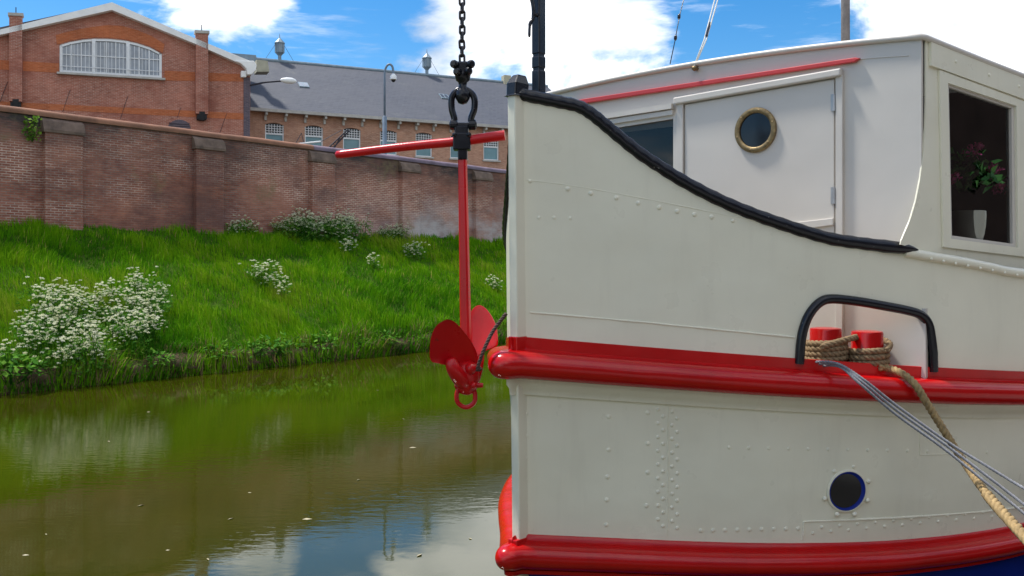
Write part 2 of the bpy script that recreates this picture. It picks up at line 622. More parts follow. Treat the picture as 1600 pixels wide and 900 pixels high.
def seam(mb, pts, r=.0045, off=.0005, k=6):
    q = spline([(*hit(*p), 0) for p in pts], k)
    jig = lambda: random.uniform(-.0008, .0008)
    mb.tube([HP(w.x, w.y + jig(), off) for w in q], [r * random.uniform(.7, 1.25) for _ in q], 6)


seam(mb, [(828, 488), (900, 494), (1000, 503), (1120, 515), (1242, 527)])
seam(mb, [(822, 281), (900, 291), (1000, 309), (1100, 329), (1200, 349)], .003, -.001)
mb.build('bulwark', M['cream'], barge, smooth=True, auto=35)
mb = MB()
mb.add(*sheet(outer, [], lambda p: HP(p[0], p[1], 0, -1), (.12, .12), .018, lambda p: -hnorm(p[0], -1)))
mb.build('bulwark', M['cream'], barge, smooth=True, auto=35)

# --- shell plating between the rails with its rivets and doubling plates
mb = MB()


def shell(z0, z1, side, nz=8, ue=UEND):
    us = np.concatenate([np.linspace(0, 2.6, 53), np.linspace(2.75, ue, 18)])
    vs, fs = [], []
    for u in us:
        for k in range(nz + 1):
            f = k / nz
            vs.append(HP(u, z0(u) * (1 - f) + z1(u) * f, 0, side))
    for i in range(len(us) - 1):
        for k in range(nz):
            a = i * (nz + 1) + k
            fs.append((a, a + nz + 1, a + nz + 2, a + 1))
    return vs, fs


for side in (1, -1):
    mb.add(*shell(lambda u: zl(u) - .05, lambda u: zu(u) + .06, side))


def riv(px, py, r=.0108, h=.0048):
    u, z = hit(px, py)
    mb.add(*dome(HP(u, z), hnorm(u), r, h, 10))


for k in range(13):
    riv(813 if k % 2 else 822, 612 + 17.3 * k, .011)
for p in [(951, 651), (951, 703), (949, 745), (948, 781), (947, 820), (1012, 645), (1012, 693), (1012, 738), (1010, 790)]: riv(*p, .0125)
for k in range(18):
    y = 640 + 10.7 * k
    riv(1028 + (k % 2) * 8, y); riv(1050 + (k % 2) * 8, y + 3)
for k in range(14): riv(1139 + 31 * k, 699 + k * .6, .010, .004)
for k in range(9): riv(1095 + 19 * k, 829 - k * .4, .012)
for k in range(22): riv(1270 + 14 * k, 833 - k * 1.3 - (k % 2) * 8, .010, .005)
seam(mb, [(1044, 632), (1044, 740), (1043, 838)], .0025)
seam(mb, [(1254, 843), (1255, 830), (1256, 815)], .005); seam(mb, [(1256, 815), (1340, 812), (1450, 806), (1560, 797), (1600, 792)], .005)
seam(mb, [(1437, 665), (1437, 690), (1437, 711)], .003); seam(mb, [(1437, 711), (1465, 710), (1495, 708)], .003)
mb.build('hull_plating', M['cream'], barge, smooth=True, auto=35)

mb = MB()
for side in (1, -1): mb.add(*shell(lambda u: WATER - .3, lambda u: zl(u) - .045, side, 4))
# stern plate closes the hull well outside the frame
yv = float(np.interp(UEND, PU, PV))
mb.add([B(UEND, -yv, WATER - .3), B(UEND, yv, WATER - .3), B(UEND, yv, -1.43), B(UEND, -yv, -1.43)], [(0, 1, 2, 3)])
mb.build('bottom_plating', M['blue'], barge, smooth=True, auto=35)
MB().add([B(UEND, -yv, -1.43), B(UEND, yv, -1.43), B(UEND, yv, -.25), B(UEND, -yv, -.25)], [(0, 1, 2, 3)]).build('stern_plating', M['cream'], barge)


def rail(prof, zf, name, mat, ustart=-.05, uend=UEND - .02):
    us = list(np.concatenate([np.linspace(0.0, 2.6, 45), np.linspace(2.75, uend, 16)]))
    st = []
    for u in us[::-1]: st.append((u, -1))
    for k in range(1, 14): st.append(('fan', k / 14))
    for u in us: st.append((u, 1))
    n0, n1 = hnorm(0, -1), hnorm(0, 1)
    vs, fs = [], []
    m = len(prof)
    for s in st:
        for (o, z) in prof:
            if s[0] == 'fan':
                a0 = math.atan2(n0.y, n0.x); a1 = math.atan2(n1.y, n1.x)
                if a0 < 0: a0 += 2 * math.pi
                if a1 < 0: a1 += 2 * math.pi
                a = a0 + (a1 - a0) * s[1]
                nn = V((math.cos(a), math.sin(a), 0))
                vs.append(B(ustart * math.sin(math.pi * s[1]) ** .5, 0, zf(0) + z) + nn * o)
            else:
                vs.append(HP(s[0], zf(s[0]) + z * (1 - .05 * min(s[0], 2.5)), o, s[1]))
    for i in range(len(st) - 1):
        for k in range(m - 1):
            a = i * m + k
            fs.append((a, a + m, a + m + 1, a + 1))
    return mk(name, vs, fs, mat, barge, smooth=True, auto=50)


roll = [(.060 + .072 * math.cos(a), .068 * math.sin(a)) for a in np.linspace(R(100), R(-105), 16)]
rail([(.000, .132), (.007, .130), (.009, .075), (.022, .067)] + roll + [(.004, -.062)], zu, 'upper_rubbing_rail', M['red'])
rail([(.004, -.060), (.034, -.066), (.036, -.098), (.020, -.118), (.016, -.150), (.0, -.153)], zu, 'rail_underside_strip', M['cream'])
roll = [(.048 + .058 * math.cos(a), .058 * math.sin(a)) for a in np.linspace(R(95), R(-95), 14)]
rail([(.000, .098), (.008, .092), (.016, .066)] + roll + [(.060, -.062), (.058, -.080), (.044, -.088), (.0, -.090)], zl, 'lower_rubbing_rail', M['red'])

# --- stem post
ztop = (HY - 150) / F * 4.377
mb = MB()
cs = [(-.035, -.025), (-.035, .025), (.05, .026), (.05, -.026)]
zs = [WATER - .3, -1.0, -.3, .3, ztop + .0]
vs = [B(c[0], c[1], z) for z in zs for c in cs]
fs = [(i * 4 + k, i * 4 + (k + 1) % 4, i * 4 + 4 + (k + 1) % 4, i * 4 + 4 + k) for i in range(len(zs) - 1) for k in range(4)] + [(16, 17, 18, 19)]
mb.add(vs, fs)
mb.build('stem_post', M['cream'], barge, bevel=.006)
for zc_, z0_, z1_, nm in ((zu(0), .02, .132, 'stem_band'), (zl(0), .02, .082, 'stem_band')):
    rc_ = [B(a * 1.0 + (-.004 if a < 0 else 0), b_ * 1.16, 0) for a, b_ in cs]
    MB().prism([V((q_.x, q_.y, zc_)) for q_ in rc_], (0, 0, 1), z0_, z1_).build(nm, M['red'], barge, bevel=.005)
# black cap on the stem
cap = [B(c[0] * 1.12, c[1] * 1.25, ztop - .004) for c in cs] + [B(c[0] * 1.15 + .006, c[1] * 1.3, ztop + .06) for c in cs] + [B(c[0] * .7 + .022, c[1] * .8, ztop + .105) for c in cs]
mk('stem_cap', cap, [(0, 1, 2, 3)] + [(i * 4 + k, i * 4 + (k + 1) % 4, i * 4 + 4 + (k + 1) % 4, i * 4 + 4 + k) for i in range(2) for k in range(4)] + [(8, 9, 10, 11)], M['black'], barge, bevel=.008)

# --- black cap rail that sweeps down the bulwark
cap_uz = [topline[0]] + [hit(*p) for p in top_px if p[0] <= 1380] + [hit(1431, 392)]
q = spline([(u, z, 0) for u, z in clean(cap_uz)], 5)
for side in (1, -1):
    nq = len(q)
    path = [HP(w.x, w.y + .005, -.004 + .022 * max(0, (i - nq + 9) / 8), side) for i, w in enumerate(q)]
    n = len(path)
    rr = [.0325 * (1 if i < n - 3 else (n - 1 - i) / 3 + .08) * (1 + .05 * math.sin(i * 1.9)) for i in range(n)]
    MB().tube(path, rr, 12, ex=1.0, ey=.9).build('cap_rail', M['black'], barge, smooth=True, auto=60)
# half-round moulding that carries the sheer line aft of the cap rail
q = spline([(u, z, 0) for u, z in [hit(1412, 390), hit(1450, 397), hit(1500, 405), hit(1550, 415), hit(1600, 424)] + [(3.2, -.12), (4.5, -.2), (UEND, -.25)]], 6)
for side in (1, -1):
    mb = MB().tube([HP(w.x, w.y - .012, .0, side) for w in q], .026, 10)
    if side == 1:
        for k in range(9):
            u, z = hit(1450 + 19 * k, 401 + 3.6 * k)
            mb.add(*dome(HP(u, z - .012, .024), hnorm(u), .008, .006))
    mb.build('sheer_moulding', M['cream'], barge, smooth=True, auto=60)

# --- mooring opening surround
hp = [(1248, 568), (1250, 540), (1255, 512), (1265, 489), (1281, 472), (1300, 467), (1340, 471), (1380, 478), (1416, 485), (1437, 492), (1449, 506), (1454, 530), (1457, 580)]
path = [HP(w.x, w.y, .006) for w in spline([(*hit(*p), 0) for p in hp], 5)]
MB().tube(path, .024, 12).build('opening_surround', M['black'], barge, smooth=True, auto=60)

# --- foredeck
us = np.linspace(0, UEND, 40)
vs, fs = [], []
for u in us:
    w = float(np.interp(u, PU, PV)) - .012
    vs += [B(u, w, zu(u) - .04), B(u, -w, zu(u) - .04)]
fs = [(2 * i, 2 * i + 2, 2 * i + 3, 2 * i + 1) for i in range(len(us) - 1)]
mk('foredeck', vs, fs, M['deck'], barge)

# --- bollards behind the opening
Ybo = 4.64
for (px, pt) in ((1290, 512), (1355, 517)):
    ct = P(px, pt, Ybo)
    lo = V((ct.x, ct.y, -.62))
    hgt = ct.z - lo.z
    MB().lathe(lo, (0, 0, 1), [(0, .079), (hgt - .012, .079), (hgt - .003, .076), (hgt, .06), (hgt + .001, .001)], 28).build('bollard', M['red'], barge, smooth=True, auto=35)
# bed plate under the bollards
c0 = P(1322, 575, Ybo)
mb = MB().box((c0.x, c0.y, -.585), ((1, .106, 0), (-.106, 1, 0), (0, 0, 1)), (.26, .12, .01))
mb.build('bollard_plate', M['red'], barge)

# --- deckhouse
nF = -AV
Cc = B(1.558, 1.397, .4); Cc.z = 0
FW = Plane(Cc, nF)
D2 = V((.85, .527, 0)).normalized()
nS = V((D2.y, -D2.x, 0))
SW = Plane(Cc, nS)


def fv(p):          # plane coordinates on the front wall
    q = p - Cc
    return (1.397 + q.dot(RV), p.z)


def fpt(p, off=0): return Cc + RV * (p[0] - 1.397) + V((0, 0, p[1])) + nF * off
def sv(p): return ((p - Cc).dot(D2), p.z)
def spt(p, off=0): return Cc + D2 * p[0] + V((0, 0, p[1])) + nS * off


def zedge(d): return 1.172 - .115 * d + .010 * d * d
def zroof(d, w): return zedge(d) + .058 * (1 - w * w)


wl = [fv(FW(*p)) for p in [(900, 208), (1056, 184), (1056, 330), (900, 330)]]
topc = [(w * 1.397, zroof(0, w)) for w in np.linspace(-1, 1, 25)]
outerf = topc + [(1.397, -.22), (1.418, -.22), (1.418, -.62), (-1.397, -.62)]
mb = MB().add(*sheet(outerf, [wl], lambda p: fpt(p), (.3, .3), .03, lambda p: -nF))
# weld lines below the roof edge
wp = lambda *ps: [FW(px, py, .001) for px, py in ps]
mb.tube(wp((1345, 92), (1400, 88), (1420, 87)), .0035, 6)
mb.build('front_wall', M['white'], barge)

# side wall with the big window; its forward edge sweeps down in a curve
curve = [(1446, 60), (1446, 110), (1446, 160), (1445, 200), (1442, 240), (1437, 280), (1430, 315), (1421, 345), (1412, 366), (1408, 376), (1406, 381)]
ce = [sv(SW(*p)) for p in curve]
wh = [sv(SW(*p)) for p in [(1478, 130), (1585, 166), (1588, 387), (1483, 373)]]
DL = 1.25
outers = [(0.0, zedge(0))] + ce + [(ce[-1][0], -.25), (DL, -.25)] + [(d, zedge(d)) for d in np.linspace(DL, 0.05, 8)]
ce0 = ce[0][0]
lowr = [sv(SW(*p)) for p in ((1407, 382), (1426, 387), (1450, 396), (1500, 409), (1550, 420), (1600, 431))]
outers = clean([(ce0, zedge(0))] + ce[1:-1] + lowr + [(DL, lowr[-1][1] - .03)] + [(d, zedge(d)) for d in np.linspace(DL, 0.06, 8)])
mb = MB().add(*sheet(outers, [wh], lambda p: spt(p), (.25, .25), .006, lambda p: -nS))
mb.build('side_wall', M['cream'], barge)
# bright weld bead on the curved edge
MB().tube([spt(p, .002) for p in spline([(a[0], a[1], 0) for a in ce[:-1]], 4)], .0016, 6).build('corner_bead', M['cream'], barge, smooth=True)
E1 = Cc + D2 * DL
E2 = E1 + AV * 2.6


def mirror(p):
    q = p - V((S0[0], S0[1], 0))
    v = q.dot(RV)
    return p - RV * (2 * v)


def zq(d): return zedge(d)


mb = MB()
for (a, b_, da, db) in ((mirror(Cc), mirror(E1), 0, DL), (E1, E2, DL, DL + 2.6), (mirror(E1), mirror(E2), DL, DL + 2.6), (E2, mirror(E2), DL + 2.6, DL + 2.6)):
    k = 10
    vs = []
    for i in range(k + 1):
        f = i / k
        p = a.lerp(b_, f); d = da + (db - da) * f
        w = 2 * f - 1 if a is E2 else 1
        vs += [V((p.x, p.y, -.3)), V((p.x, p.y, zroof(d, w)))]
    mb.add(vs, [(2 * i, 2 * i + 2, 2 * i + 3, 2 * i + 1) for i in range(k)])
mb.build('rear_walls', M['cream'], barge)
# interior faces stay dark: floor, back partition
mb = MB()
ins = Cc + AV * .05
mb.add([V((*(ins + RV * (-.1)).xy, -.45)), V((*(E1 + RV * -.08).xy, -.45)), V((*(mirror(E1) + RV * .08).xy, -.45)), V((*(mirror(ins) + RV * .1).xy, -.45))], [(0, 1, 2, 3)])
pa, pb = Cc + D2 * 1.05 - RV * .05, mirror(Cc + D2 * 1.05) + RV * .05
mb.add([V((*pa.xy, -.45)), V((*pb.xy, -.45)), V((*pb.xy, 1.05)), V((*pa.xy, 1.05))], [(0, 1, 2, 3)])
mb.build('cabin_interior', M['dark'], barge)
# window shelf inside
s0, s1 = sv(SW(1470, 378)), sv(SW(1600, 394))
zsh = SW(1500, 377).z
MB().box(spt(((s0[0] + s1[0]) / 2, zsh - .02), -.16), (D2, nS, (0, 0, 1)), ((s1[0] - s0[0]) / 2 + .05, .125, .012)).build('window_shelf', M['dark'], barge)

# roof and its rolled edge
st = [(0, Cc)] + [(d, Cc + D2 * d) for d in np.linspace(.2, DL, 6)] + [(DL + d, E1 + AV * d) for d in np.linspace(.3, 2.6, 8)]
vs, fs = [], []
nw = 16
for d, p in st:
    m_ = mirror(p)
    for k in range(nw + 1):
        w = 1 - 2 * k / nw
        q_ = p.lerp(m_, k / nw)
        vs.append(V((q_.x, q_.y, zroof(d, w) + .004)))
for i in range(len(st) - 1):
    for k in range(nw):
        a = i * (nw + 1) + k
        fs.append((a, a + 1, a + nw + 2, a + nw + 1))
mk('roof', vs, fs, M['white'], barge, smooth=True)
path = [fpt((w * 1.40, zroof(0, w) + .004), .008) for w in np.linspace(-1, 1, 40)]
path2 = [spt((d, zedge(d) + .004), .008) for d in np.linspace(0.02, DL, 12)] + [V((*(E1 + AV * d + RV * .008).xy, zedge(DL + d))) for d in np.linspace(.2, 2.6, 8)]
mb = MB().tube(path + path2, .0165, 10)
mb.build('roof_edge', M['white'], barge, smooth=True, auto=60)
# fascia of the side with its bolts
fa = [SW(1451, 63), SW(1600, 123), SW(1632, 136), SW(1632, 170), SW(1600, 157), SW(1451, 103)]
mb = MB().prism(fa, nS, .001, .016)
for p in ((1489, 97), (1541, 118), (1588, 136)): mb.add(*dome(SW(*p, .016), nS, .010, .006))
mb.build('side_fascia', M['cream'], barge)

# side window
win = MB()
o_ = [(1465, 110), (1600, 160), (1604, 402), (1471, 386)]
i_ = [(1478, 130), (1585, 166), (1588, 387), (1483, 373)]


def ring(pl, outer, inner, t0, t1, mbx):
    n = len(outer)
    for k in range(n):
        l = (k + 1) % n
        mbx.prism([pl(*outer[k]), pl(*outer[l]), pl(*inner[l]), pl(*inner[k])], pl.n, t0, t1)


ring(SW, o_, i_, .001, .012, win)
wo = win.build('window', M['cream'], barge)
win = MB()
i2 = [(1483, 136), (1581, 169), (1583, 381), (1488, 368)]
ring(SW, i_, i2, -.026, -.002, win)
win.build('frame', M['white'], wo)
mk('pane', [SW(*p, -.018) for p in i2[::-1]], [(0, 1, 2, 3)], M['glass'], wo)

# front window left of the door
win = MB()
ring(FW, [(895, 200), (1060, 176), (1060, 334), (895, 334)], [(902, 210), (1054, 186), (1054, 330), (902, 330)], .001, .016, win)
wo = win.build('window', M['white'], barge)
win = MB()
for (a, b_) in (((164, 172), .03), ((174, 181), .018)):
    win.prism([FW(930, a[0] + 18), FW(1055, a[0] - 1), FW(1055, a[1] - 1), FW(930, a[1] + 18)], nF, .016, b_ + .016)
win.build('window_hood', M['white'], wo)
mk('pane', [FW(*p, -.012) for p in [(902, 330), (1056, 330), (1056, 184), (902, 208)]], [(0, 1, 2, 3)], M['glass'], wo)

# door
mb = MB().prism([FW(1072, 164), FW(1305, 124), FW(1305, 372), FW(1072, 372)], nF, .002, .014)
door = mb.build('door', M['white'], barge, bevel=.004)
MB().prism([FW(1060, 163), FW(1070, 162), FW(1070, 400), FW(1060, 400)], nF, .001, .024).build('door_post', M['white'], door, bevel=.003)
MB().prism([FW(1308, 120), FW(1319, 118), FW(1319, 585), FW(1308, 585)], nF, .001, .024).build('door_post', M['white'], door, bevel=.003)
MB().prism([FW(1057, 154), FW(1318, 108), FW(1318, 120), FW(1057, 165)], nF, .001, .045).build('door_hood', M['white'], door, bevel=.008)
MB().prism([FW(1200, 353), FW(1305, 341), FW(1305, 352), FW(1200, 366)], nF, .014, .03).build('kick_board', M['white'], door, bevel=.003)
pc = FW(1183, 204, .014)
rad = 35.5 / F * pc.y
ringp = [(0, rad), (.012, rad), (.018, rad * .97), (.020, rad * .86), (.016, rad * .78), (.002, rad * .75)]
po = MB().lathe(pc, nF, [(0, rad * .98), (.010, rad), (.017, rad * .97), (.020, rad * .9), (.020, rad * .82), (.014, rad * .755), (.001, rad * .75), (.001, .001)], 44)
for k in range(6):
    a = k * math.pi / 3 + .3
    po.add(*dome(pc + nF * .019 + (RV * math.cos(a) + V((0, 0, 1)) * math.sin(a)) * rad * .87, nF, .007, .004))
po.build('porthole_ring', M['brass'], door, smooth=True, auto=40)
MB().lathe(pc + nF * .003, nF, [(0, rad * .75), (.001, rad * .75), (.0015, .001)], 40).build('porthole_glass', M['void'], door)
for y in (161, 306):
    mb = MB().tube([FW(1306, y - 13, .022), FW(1306, y + 13, .022)], .007, 8)
    mb.prism([FW(1300, y - 13), FW(1312, y - 14), FW(1312, y + 12), FW(1300, y + 13)], nF, .014, .018)
    mb.build('hinge', M['steel'], door)
# red drip strip
MB().prism([FW(905, 157), FW(1338, 91), FW(1346, 92), FW(1338, 98), FW(905, 164)], nF, .001, .028).build('drip_strip', M['trim_red'], barge, bevel=.004)
# eye and double stay, wire aerial
e = FW(1089, 108, .02)
MB().lathe(e - nF * .02, nF, [(0, .012), (.018, .012), (.03, .016), (.045, .012), (.048, .001)], 12).build('eye_bolt', M['brass'], barge, smooth=True)
mb = MB()
for dx in (-1.6, 1.6):
    mb.tube([e + nF * .02 + V((dx * .001, 0, 0)), P(1102 + dx, 62, e.y + .15), P(1119 + dx * 1.5, 0, e.y + .4), P(1150 + dx * 2, -120, e.y + .9)], .0042, 6)
mb.build('rope_stay', M['white_rope'], barge, smooth=True)
mb = MB().tube([P(1104, 56, e.y + .16), P(1109, 36, e.y + .26)], .009, 6)
mb.build('stay_clip', M['black'], barge)
a0 = P(1047, 100, 5.9)
mb = MB().tube([a0, P(1055, 62, 5.95), P(1058, 45, 6.0), P(1063, 20, 6.05), P(1068, 0, 6.1), P(1088, -110, 6.4)], .0032, 6)
for p in ((1055.5, 59, 5.95), (1061, 26, 6.04)): mb.lathe(P(*p), (.1, .1, 1), [(-.02, .004), (-.01, .011), (.01, .011), (.02, .004)], 8)
mb.build('wire_aerial', M['black'], barge, smooth=True)
mp = P(1321, 40, 7.0)
MB().tube([V((mp.x, mp.y, .9)), V((mp.x, mp.y, 3.4))], [.036, .03], 12).build('mast', M['mastgrey'], barge, smooth=True)

# davit that carries the anchor: square black post with bands, and its arm over the side
cp = B(.172, 0, .8)
mb = MB()
post = [(-.026, -.026), (.026, -.026), (.026, .026), (-.026, .026)]
for z0, z1, sc in ((-.55, .98, 1.0), (.99, 1.05, 1.0), (1.06, 1.75, 1.0)):
    mb.prism([V((cp.x, cp.y, 0)) + (RV * a + AV * b_) * sc + V((0, 0, z0)) for a, b_ in post], (0, 0, 1), 0, z1 - z0)
mb.prism([V((cp.x, cp.y, .97)) + (RV * a + AV * b_) * .86 for a, b_ in post], (0, 0, 1), 0, .10)
AXC = P(722, 100, 4.5)
mb.tube(spline([(cp.x, cp.y, 1.73), (cp.x - .02, cp.y, 1.84), (cp.x - .14, cp.y, 1.9), (AXC.x + .1, AXC.y, 1.88), (AXC.x, AXC.y, 1.84)], 6), .026, 10)
mb.build('davit', M['black'], barge, bevel=.006)
q0 = [P(829, -8, 4.46), P(833, 10, 4.46), P(833, 28, 4.46), P(828, 38, 4.45), P(827, 58, 4.44)]
mb = MB().tube(spline(q0, 5), [.010] * 10 + [.009] * 6 + [.007] * 4 + [.004], 8)
mb.tube([P(833, 22, 4.46), P(841, 24, 4.48)], .010, 8)
mb.build('davit_cleat', M['black'], barge, smooth=True)
# dark wire that hangs down the far bulwark beside the stem

# hull porthole
pu, pz = hit(1323, 767)
pc = HP(pu, pz); pn = (HP(pu + .01, pz) - HP(pu - .01, pz)).cross(HP(pu, pz + .01) - HP(pu, pz - .01)).normalized()
if pn.y > 0: pn = -pn
pc = pc + pn * .002
mb = MB().lathe(pc, pn, [(-.001, .112), (.004, .112), (.007, .108), (.007, .102), (.001, .101)], 36)
mb.build('porthole_rim', M['cream'], barge, smooth=True, auto=40)
MB().lathe(pc, pn, [(.0015, .1005), (.006, .1005), (.007, .098), (.002, .092), (.0018, .001)], 36).build('porthole_lining', M['blue'], barge, smooth=True, auto=40)
MB().lathe(pc + pn * .0036 - V((0, 0, 1)).cross(pn) * .010 + V((0, 0, .003)), pn, [(0, .088), (.0008, .088), (.001, .001)], 36).build('porthole_glass', M['void'], barge)
tg = V((0, 0, 1)).cross(pn)
for a in (20, 75, 125, 195, 245, 290, 335):
    MB().add(*dome(pc + (tg * math.cos(R(a)) + V((0, 0, 1)) * math.sin(R(a))) * .128, pn, .013, .012)).build('porthole_bolt', M['cream'], barge, smooth=True, auto=40)

# ================================================================== geranium in the window
gp = SW(1513, 376) * 1.03; gp.z = zsh - .007
ger = thing('potted_geranium', gp, 'pink geranium in a pale tapered pot standing inside the deckhouse side window', 'pot plant')
MB().lathe(gp, (0, 0, 1), [(0, .055), (.012, .070), (.05, .080), (.10, .087), (.15, .090), (.178, .089), (.18, .080), (.15, .078), (.15, .001)], 26).build('pot', M['pot'], ger, smooth=True, auto=40)


def leafmesh(name, mat, parent, leaves, attr='tint'):
    """leaves: (centre, axis, side, length, width, tint) -> folded leaf of two quads"""
    vs, fs, tint = [], [], []
    for c, a, s, l, w, tv in leaves:
        b0 = len(vs)
        nn = a.cross(s)
        vs += [c, c + a * l * .45 + s * w + nn * w * .25, c + a * l, c + a * l * .45 - s * w + nn * w * .25, c + a * l * .5]
        fs += [(b0, b0 + 1, b0 + 4), (b0 + 1, b0 + 2, b0 + 4), (b0 + 2, b0 + 3, b0 + 4), (b0 + 3, b0, b0 + 4)]
        tint += [tv] * 5
    o = mk(name, vs, fs, mat, parent)
    at = o.data.attributes.new(attr, 'FLOAT', 'POINT')
    at.data.foreach_set('value', tint)
    return o


def rdir(zmin=-.3):
    while True:
        d = V((random.gauss(0, 1), random.gauss(0, 1), random.gauss(0, 1))).normalized()
        if d.z > zmin: return d


L = []
for k in range(150):
    d = rdir(-.1)
    c = gp + V((0, 0, .31)) + V((d.x * .19, d.y * .10, d.z * .22)) * random.uniform(.4, 1)
    a = rdir(-.2); s = a.orthogonal().normalized()
    L.append((c, a, s, random.uniform(.04, .07), random.uniform(.02, .035), random.random()))
leafmesh('foliage', M['geranium'], ger, L)
for (px, py) in ((1525, 233), (1553, 266), (1563, 296), (1490, 282), (1518, 240), (1546, 272), (1570, 290)):
    c = SW(px, py) * 1.022
    L = []
    for k in range(34):
        d = rdir(-.5)
        a = rdir(-1); L.append((c + d * .030, a, a.orthogonal().normalized(), .026, .014, random.random()))
    leafmesh('blossom', M['pink'], ger, L)

# ================================================================== anchor, chain
YA = 4.5
acr = P(730, 590, YA)
anchor = thing('anchor', P(728, 608, YA), 'red painted anchor hanging upright off the bow, stock across and flukes below', 'anchor')
mb = MB()
top, botp = P(722.5, 236, YA), P(729, 590, YA)
wid = lambda f: (.020 + .007 * f)
vs = []
n = 8
for i in range(n + 1):
    f = i / n
    c = top.lerp(botp, f); w = wid(f)
    ax1 = V((.93, -.37, 0)); ax2 = V((.37, .93, 0))
    ch = w * .35
    ring_ = [(w, w - ch), (w - ch, w), (-w + ch, w), (-w, w - ch), (-w, -w + ch), (-w + ch, -w), (w - ch, -w), (w, -w + ch)]
    vs += [c + ax1 * a * 1.0 + ax2 * b_ * .75 for a, b_ in ring_]
fs = [(i * 8 + k, i * 8 + (k + 1) % 8, i * 8 + 8 + (k + 1) % 8, i * 8 + 8 + k) for i in range(n) for k in range(8)] + [tuple(range(8)), tuple(n * 8 + k for k in range(8))]
mk('shank', vs, fs, M['anchor_red'], anchor)
# stock: gently bowed bar, thinner at its far end
sp = spline([P(527, 242, 4.62), P(600, 233, 4.58), P(660, 226.5, 4.54), P(722, 220.5, 4.5), P(760, 215, 4.48), P(789, 211.5, 4.47)], 6)
ns = len(sp)
MB().tube([sp[0] - (sp[1] - sp[0]).normalized() * .008] + sp, [.012] + [.0205 + .006 * i / ns for i in range(ns)], 14).build('stock', M['anchor_red'], anchor, smooth=True, auto=50)
# black collar and the black painted head of the shank
mb = MB().prism([P(722, 221, YA) + V((a, b_, -.045)) for a, b_ in ((-.044, -.035), (.044, -.035), (.044, .035), (-.044, .035))], (0, 0, 1), 0, .085)
mb.prism([P(723, 250, YA) + V((a, b_, 0)) for a, b_ in ((-.0235, -.024), (.0235, -.024), (.0235, .024), (-.0235, .024))], (0, 0, 1), 0, .06)
mb.prism([P(721, 206, YA) + V((a, b_, -.02)) for a, b_ in ((-.034, -.022), (.034, -.022), (.034, .022), (-.034, .022))], (0, 0, 1), 0, .05)
for dx in (-.036, .036): mb.add(*dome(P(722, 212, YA) + V((dx, -.036, .0)), (0, -1, 0), .013, .012))
mb.build('collar', M['black'], anchor, bevel=.006)


def plate(name, px, Yf, nrm, th, cup, parent):
    """fluke: outline given as sight lines at the depth Yf(px,py), cupped and thick"""
    pts = [P(a, b_, Yf(a, b_)) for a, b_ in px]
    c = sum(pts, V((0, 0, 0))) / len(pts)
    nrm = V(nrm).normalized()
    rings = [(1.0, 0), (.97, .3), (.75, .6), (.45, .85), (.15, 1.0)]
    m = len(pts)
    vs, fs = [], []
    for s, (off) in ((1, th / 2), (-1, -th / 2)):
        for (k, cu) in rings:
            e = off if k < 1 else off * .35
            vs += [c + (p_ - c) * k + nrm * (e - cup * cu) for p_ in pts]
    nr = len(rings)
    for s in range(2):
        b0 = s * nr * m
        for i in range(nr - 1):
            for k in range(m):
                l = (k + 1) % m
                fs.append((b0 + i * m + k, b0 + i * m + l, b0 + i * m + m + l, b0 + i * m + m + k))
        fs.append(tuple(b0 + (nr - 1) * m + k for k in range(m)))
    for k in range(m):
        l = (k + 1) % m
        fs.append((k, l, nr * m + l, nr * m + k))
    return mk(name, vs, fs, M['anchor_red'], parent, smooth=True, auto=40)


def dense(px, k=4):
    q = spline([(a, b_, 0) for a, b_ in px + [px[0]]], k)[:-1]
    return [(w.x, w.y) for w in q]


near = dense([(698, 499), (684, 507), (675, 522), (672, 540), (673, 563), (686, 568), (700, 572), (715, 580), (735, 585), (746, 576), (747, 558), (738, 536), (724, 517), (709, 502)])
plate('fluke', near, lambda a, b_: 4.24 + (b_ - 500) * .0014 + (a - 672) * .0016, (-.25, -.9, .25), .014, .028, anchor)
far = dense([(733, 492), (741, 481), (750, 477), (760, 483), (769, 496), (775, 512), (776.5, 536), (770, 543), (757, 548), (744, 558), (736, 548)])
plate('fluke', far, lambda a, b_: 4.66 - (b_ - 478) * .0012, (-.62, -.62, .48), .014, .012, anchor)
# arms run up from the crown to both flukes
mb = MB()
mb.tube(spline([P(731, 600, 4.46), P(720, 592, 4.40), P(709, 577, 4.36), P(703, 560, 4.36)], 5), [.044, .044, .044, .042, .042, .041, .04, .039, .038, .037, .036, .035, .033, .03, .026, .02], 12)
mb.tube(spline([P(731, 600, 4.5), P(740, 590, 4.56), P(748, 568, 4.62), P(753, 540, 4.65)], 5), [.042, .042, .04, .04, .038, .036, .034, .032, .03, .028, .026, .024, .02, .018, .016, .012], 12)
mb.build('arm', M['anchor_red'], anchor, smooth=True)
mb = MB().lathe(P(727, 570, 4.44), (P(730, 612, 4.46) - P(727, 570, 4.44)), [(-.02, .03), (.0, .055), (.05, .066), (.1, .058), (.135, .046), (.15, .02)], 18)
mb.add(*dome(P(735, 576, 4.40), (.2, -.9, .3), .030, .03, 14))
mb.build('crown', M['anchor_red'], anchor, smooth=True)
mb = MB().tube(spline([P(717, 604, 4.44), P(713.5, 618, 4.44), P(716, 630, 4.44), P(728, 636.5, 4.44), P(740, 630, 4.44), P(742.5, 618, 4.44), P(739, 604, 4.44)], 6), .0115, 10)
mb.tube([P(711, 603, 4.44), P(748, 602, 4.42), P(755, 602, 4.42)], [.013, .013, .011], 8)
mb.add(*dome(P(740, 602, 4.40), (0, -1, .3), .017, .014))
mb.build('crown_shackle', M['anchor_red'], anchor, smooth=True, auto=50)

chain = thing('anchor_chain', P(722, 215, YA), 'black steel chain with swivel and bow shackle rising from the anchor head', 'chain')
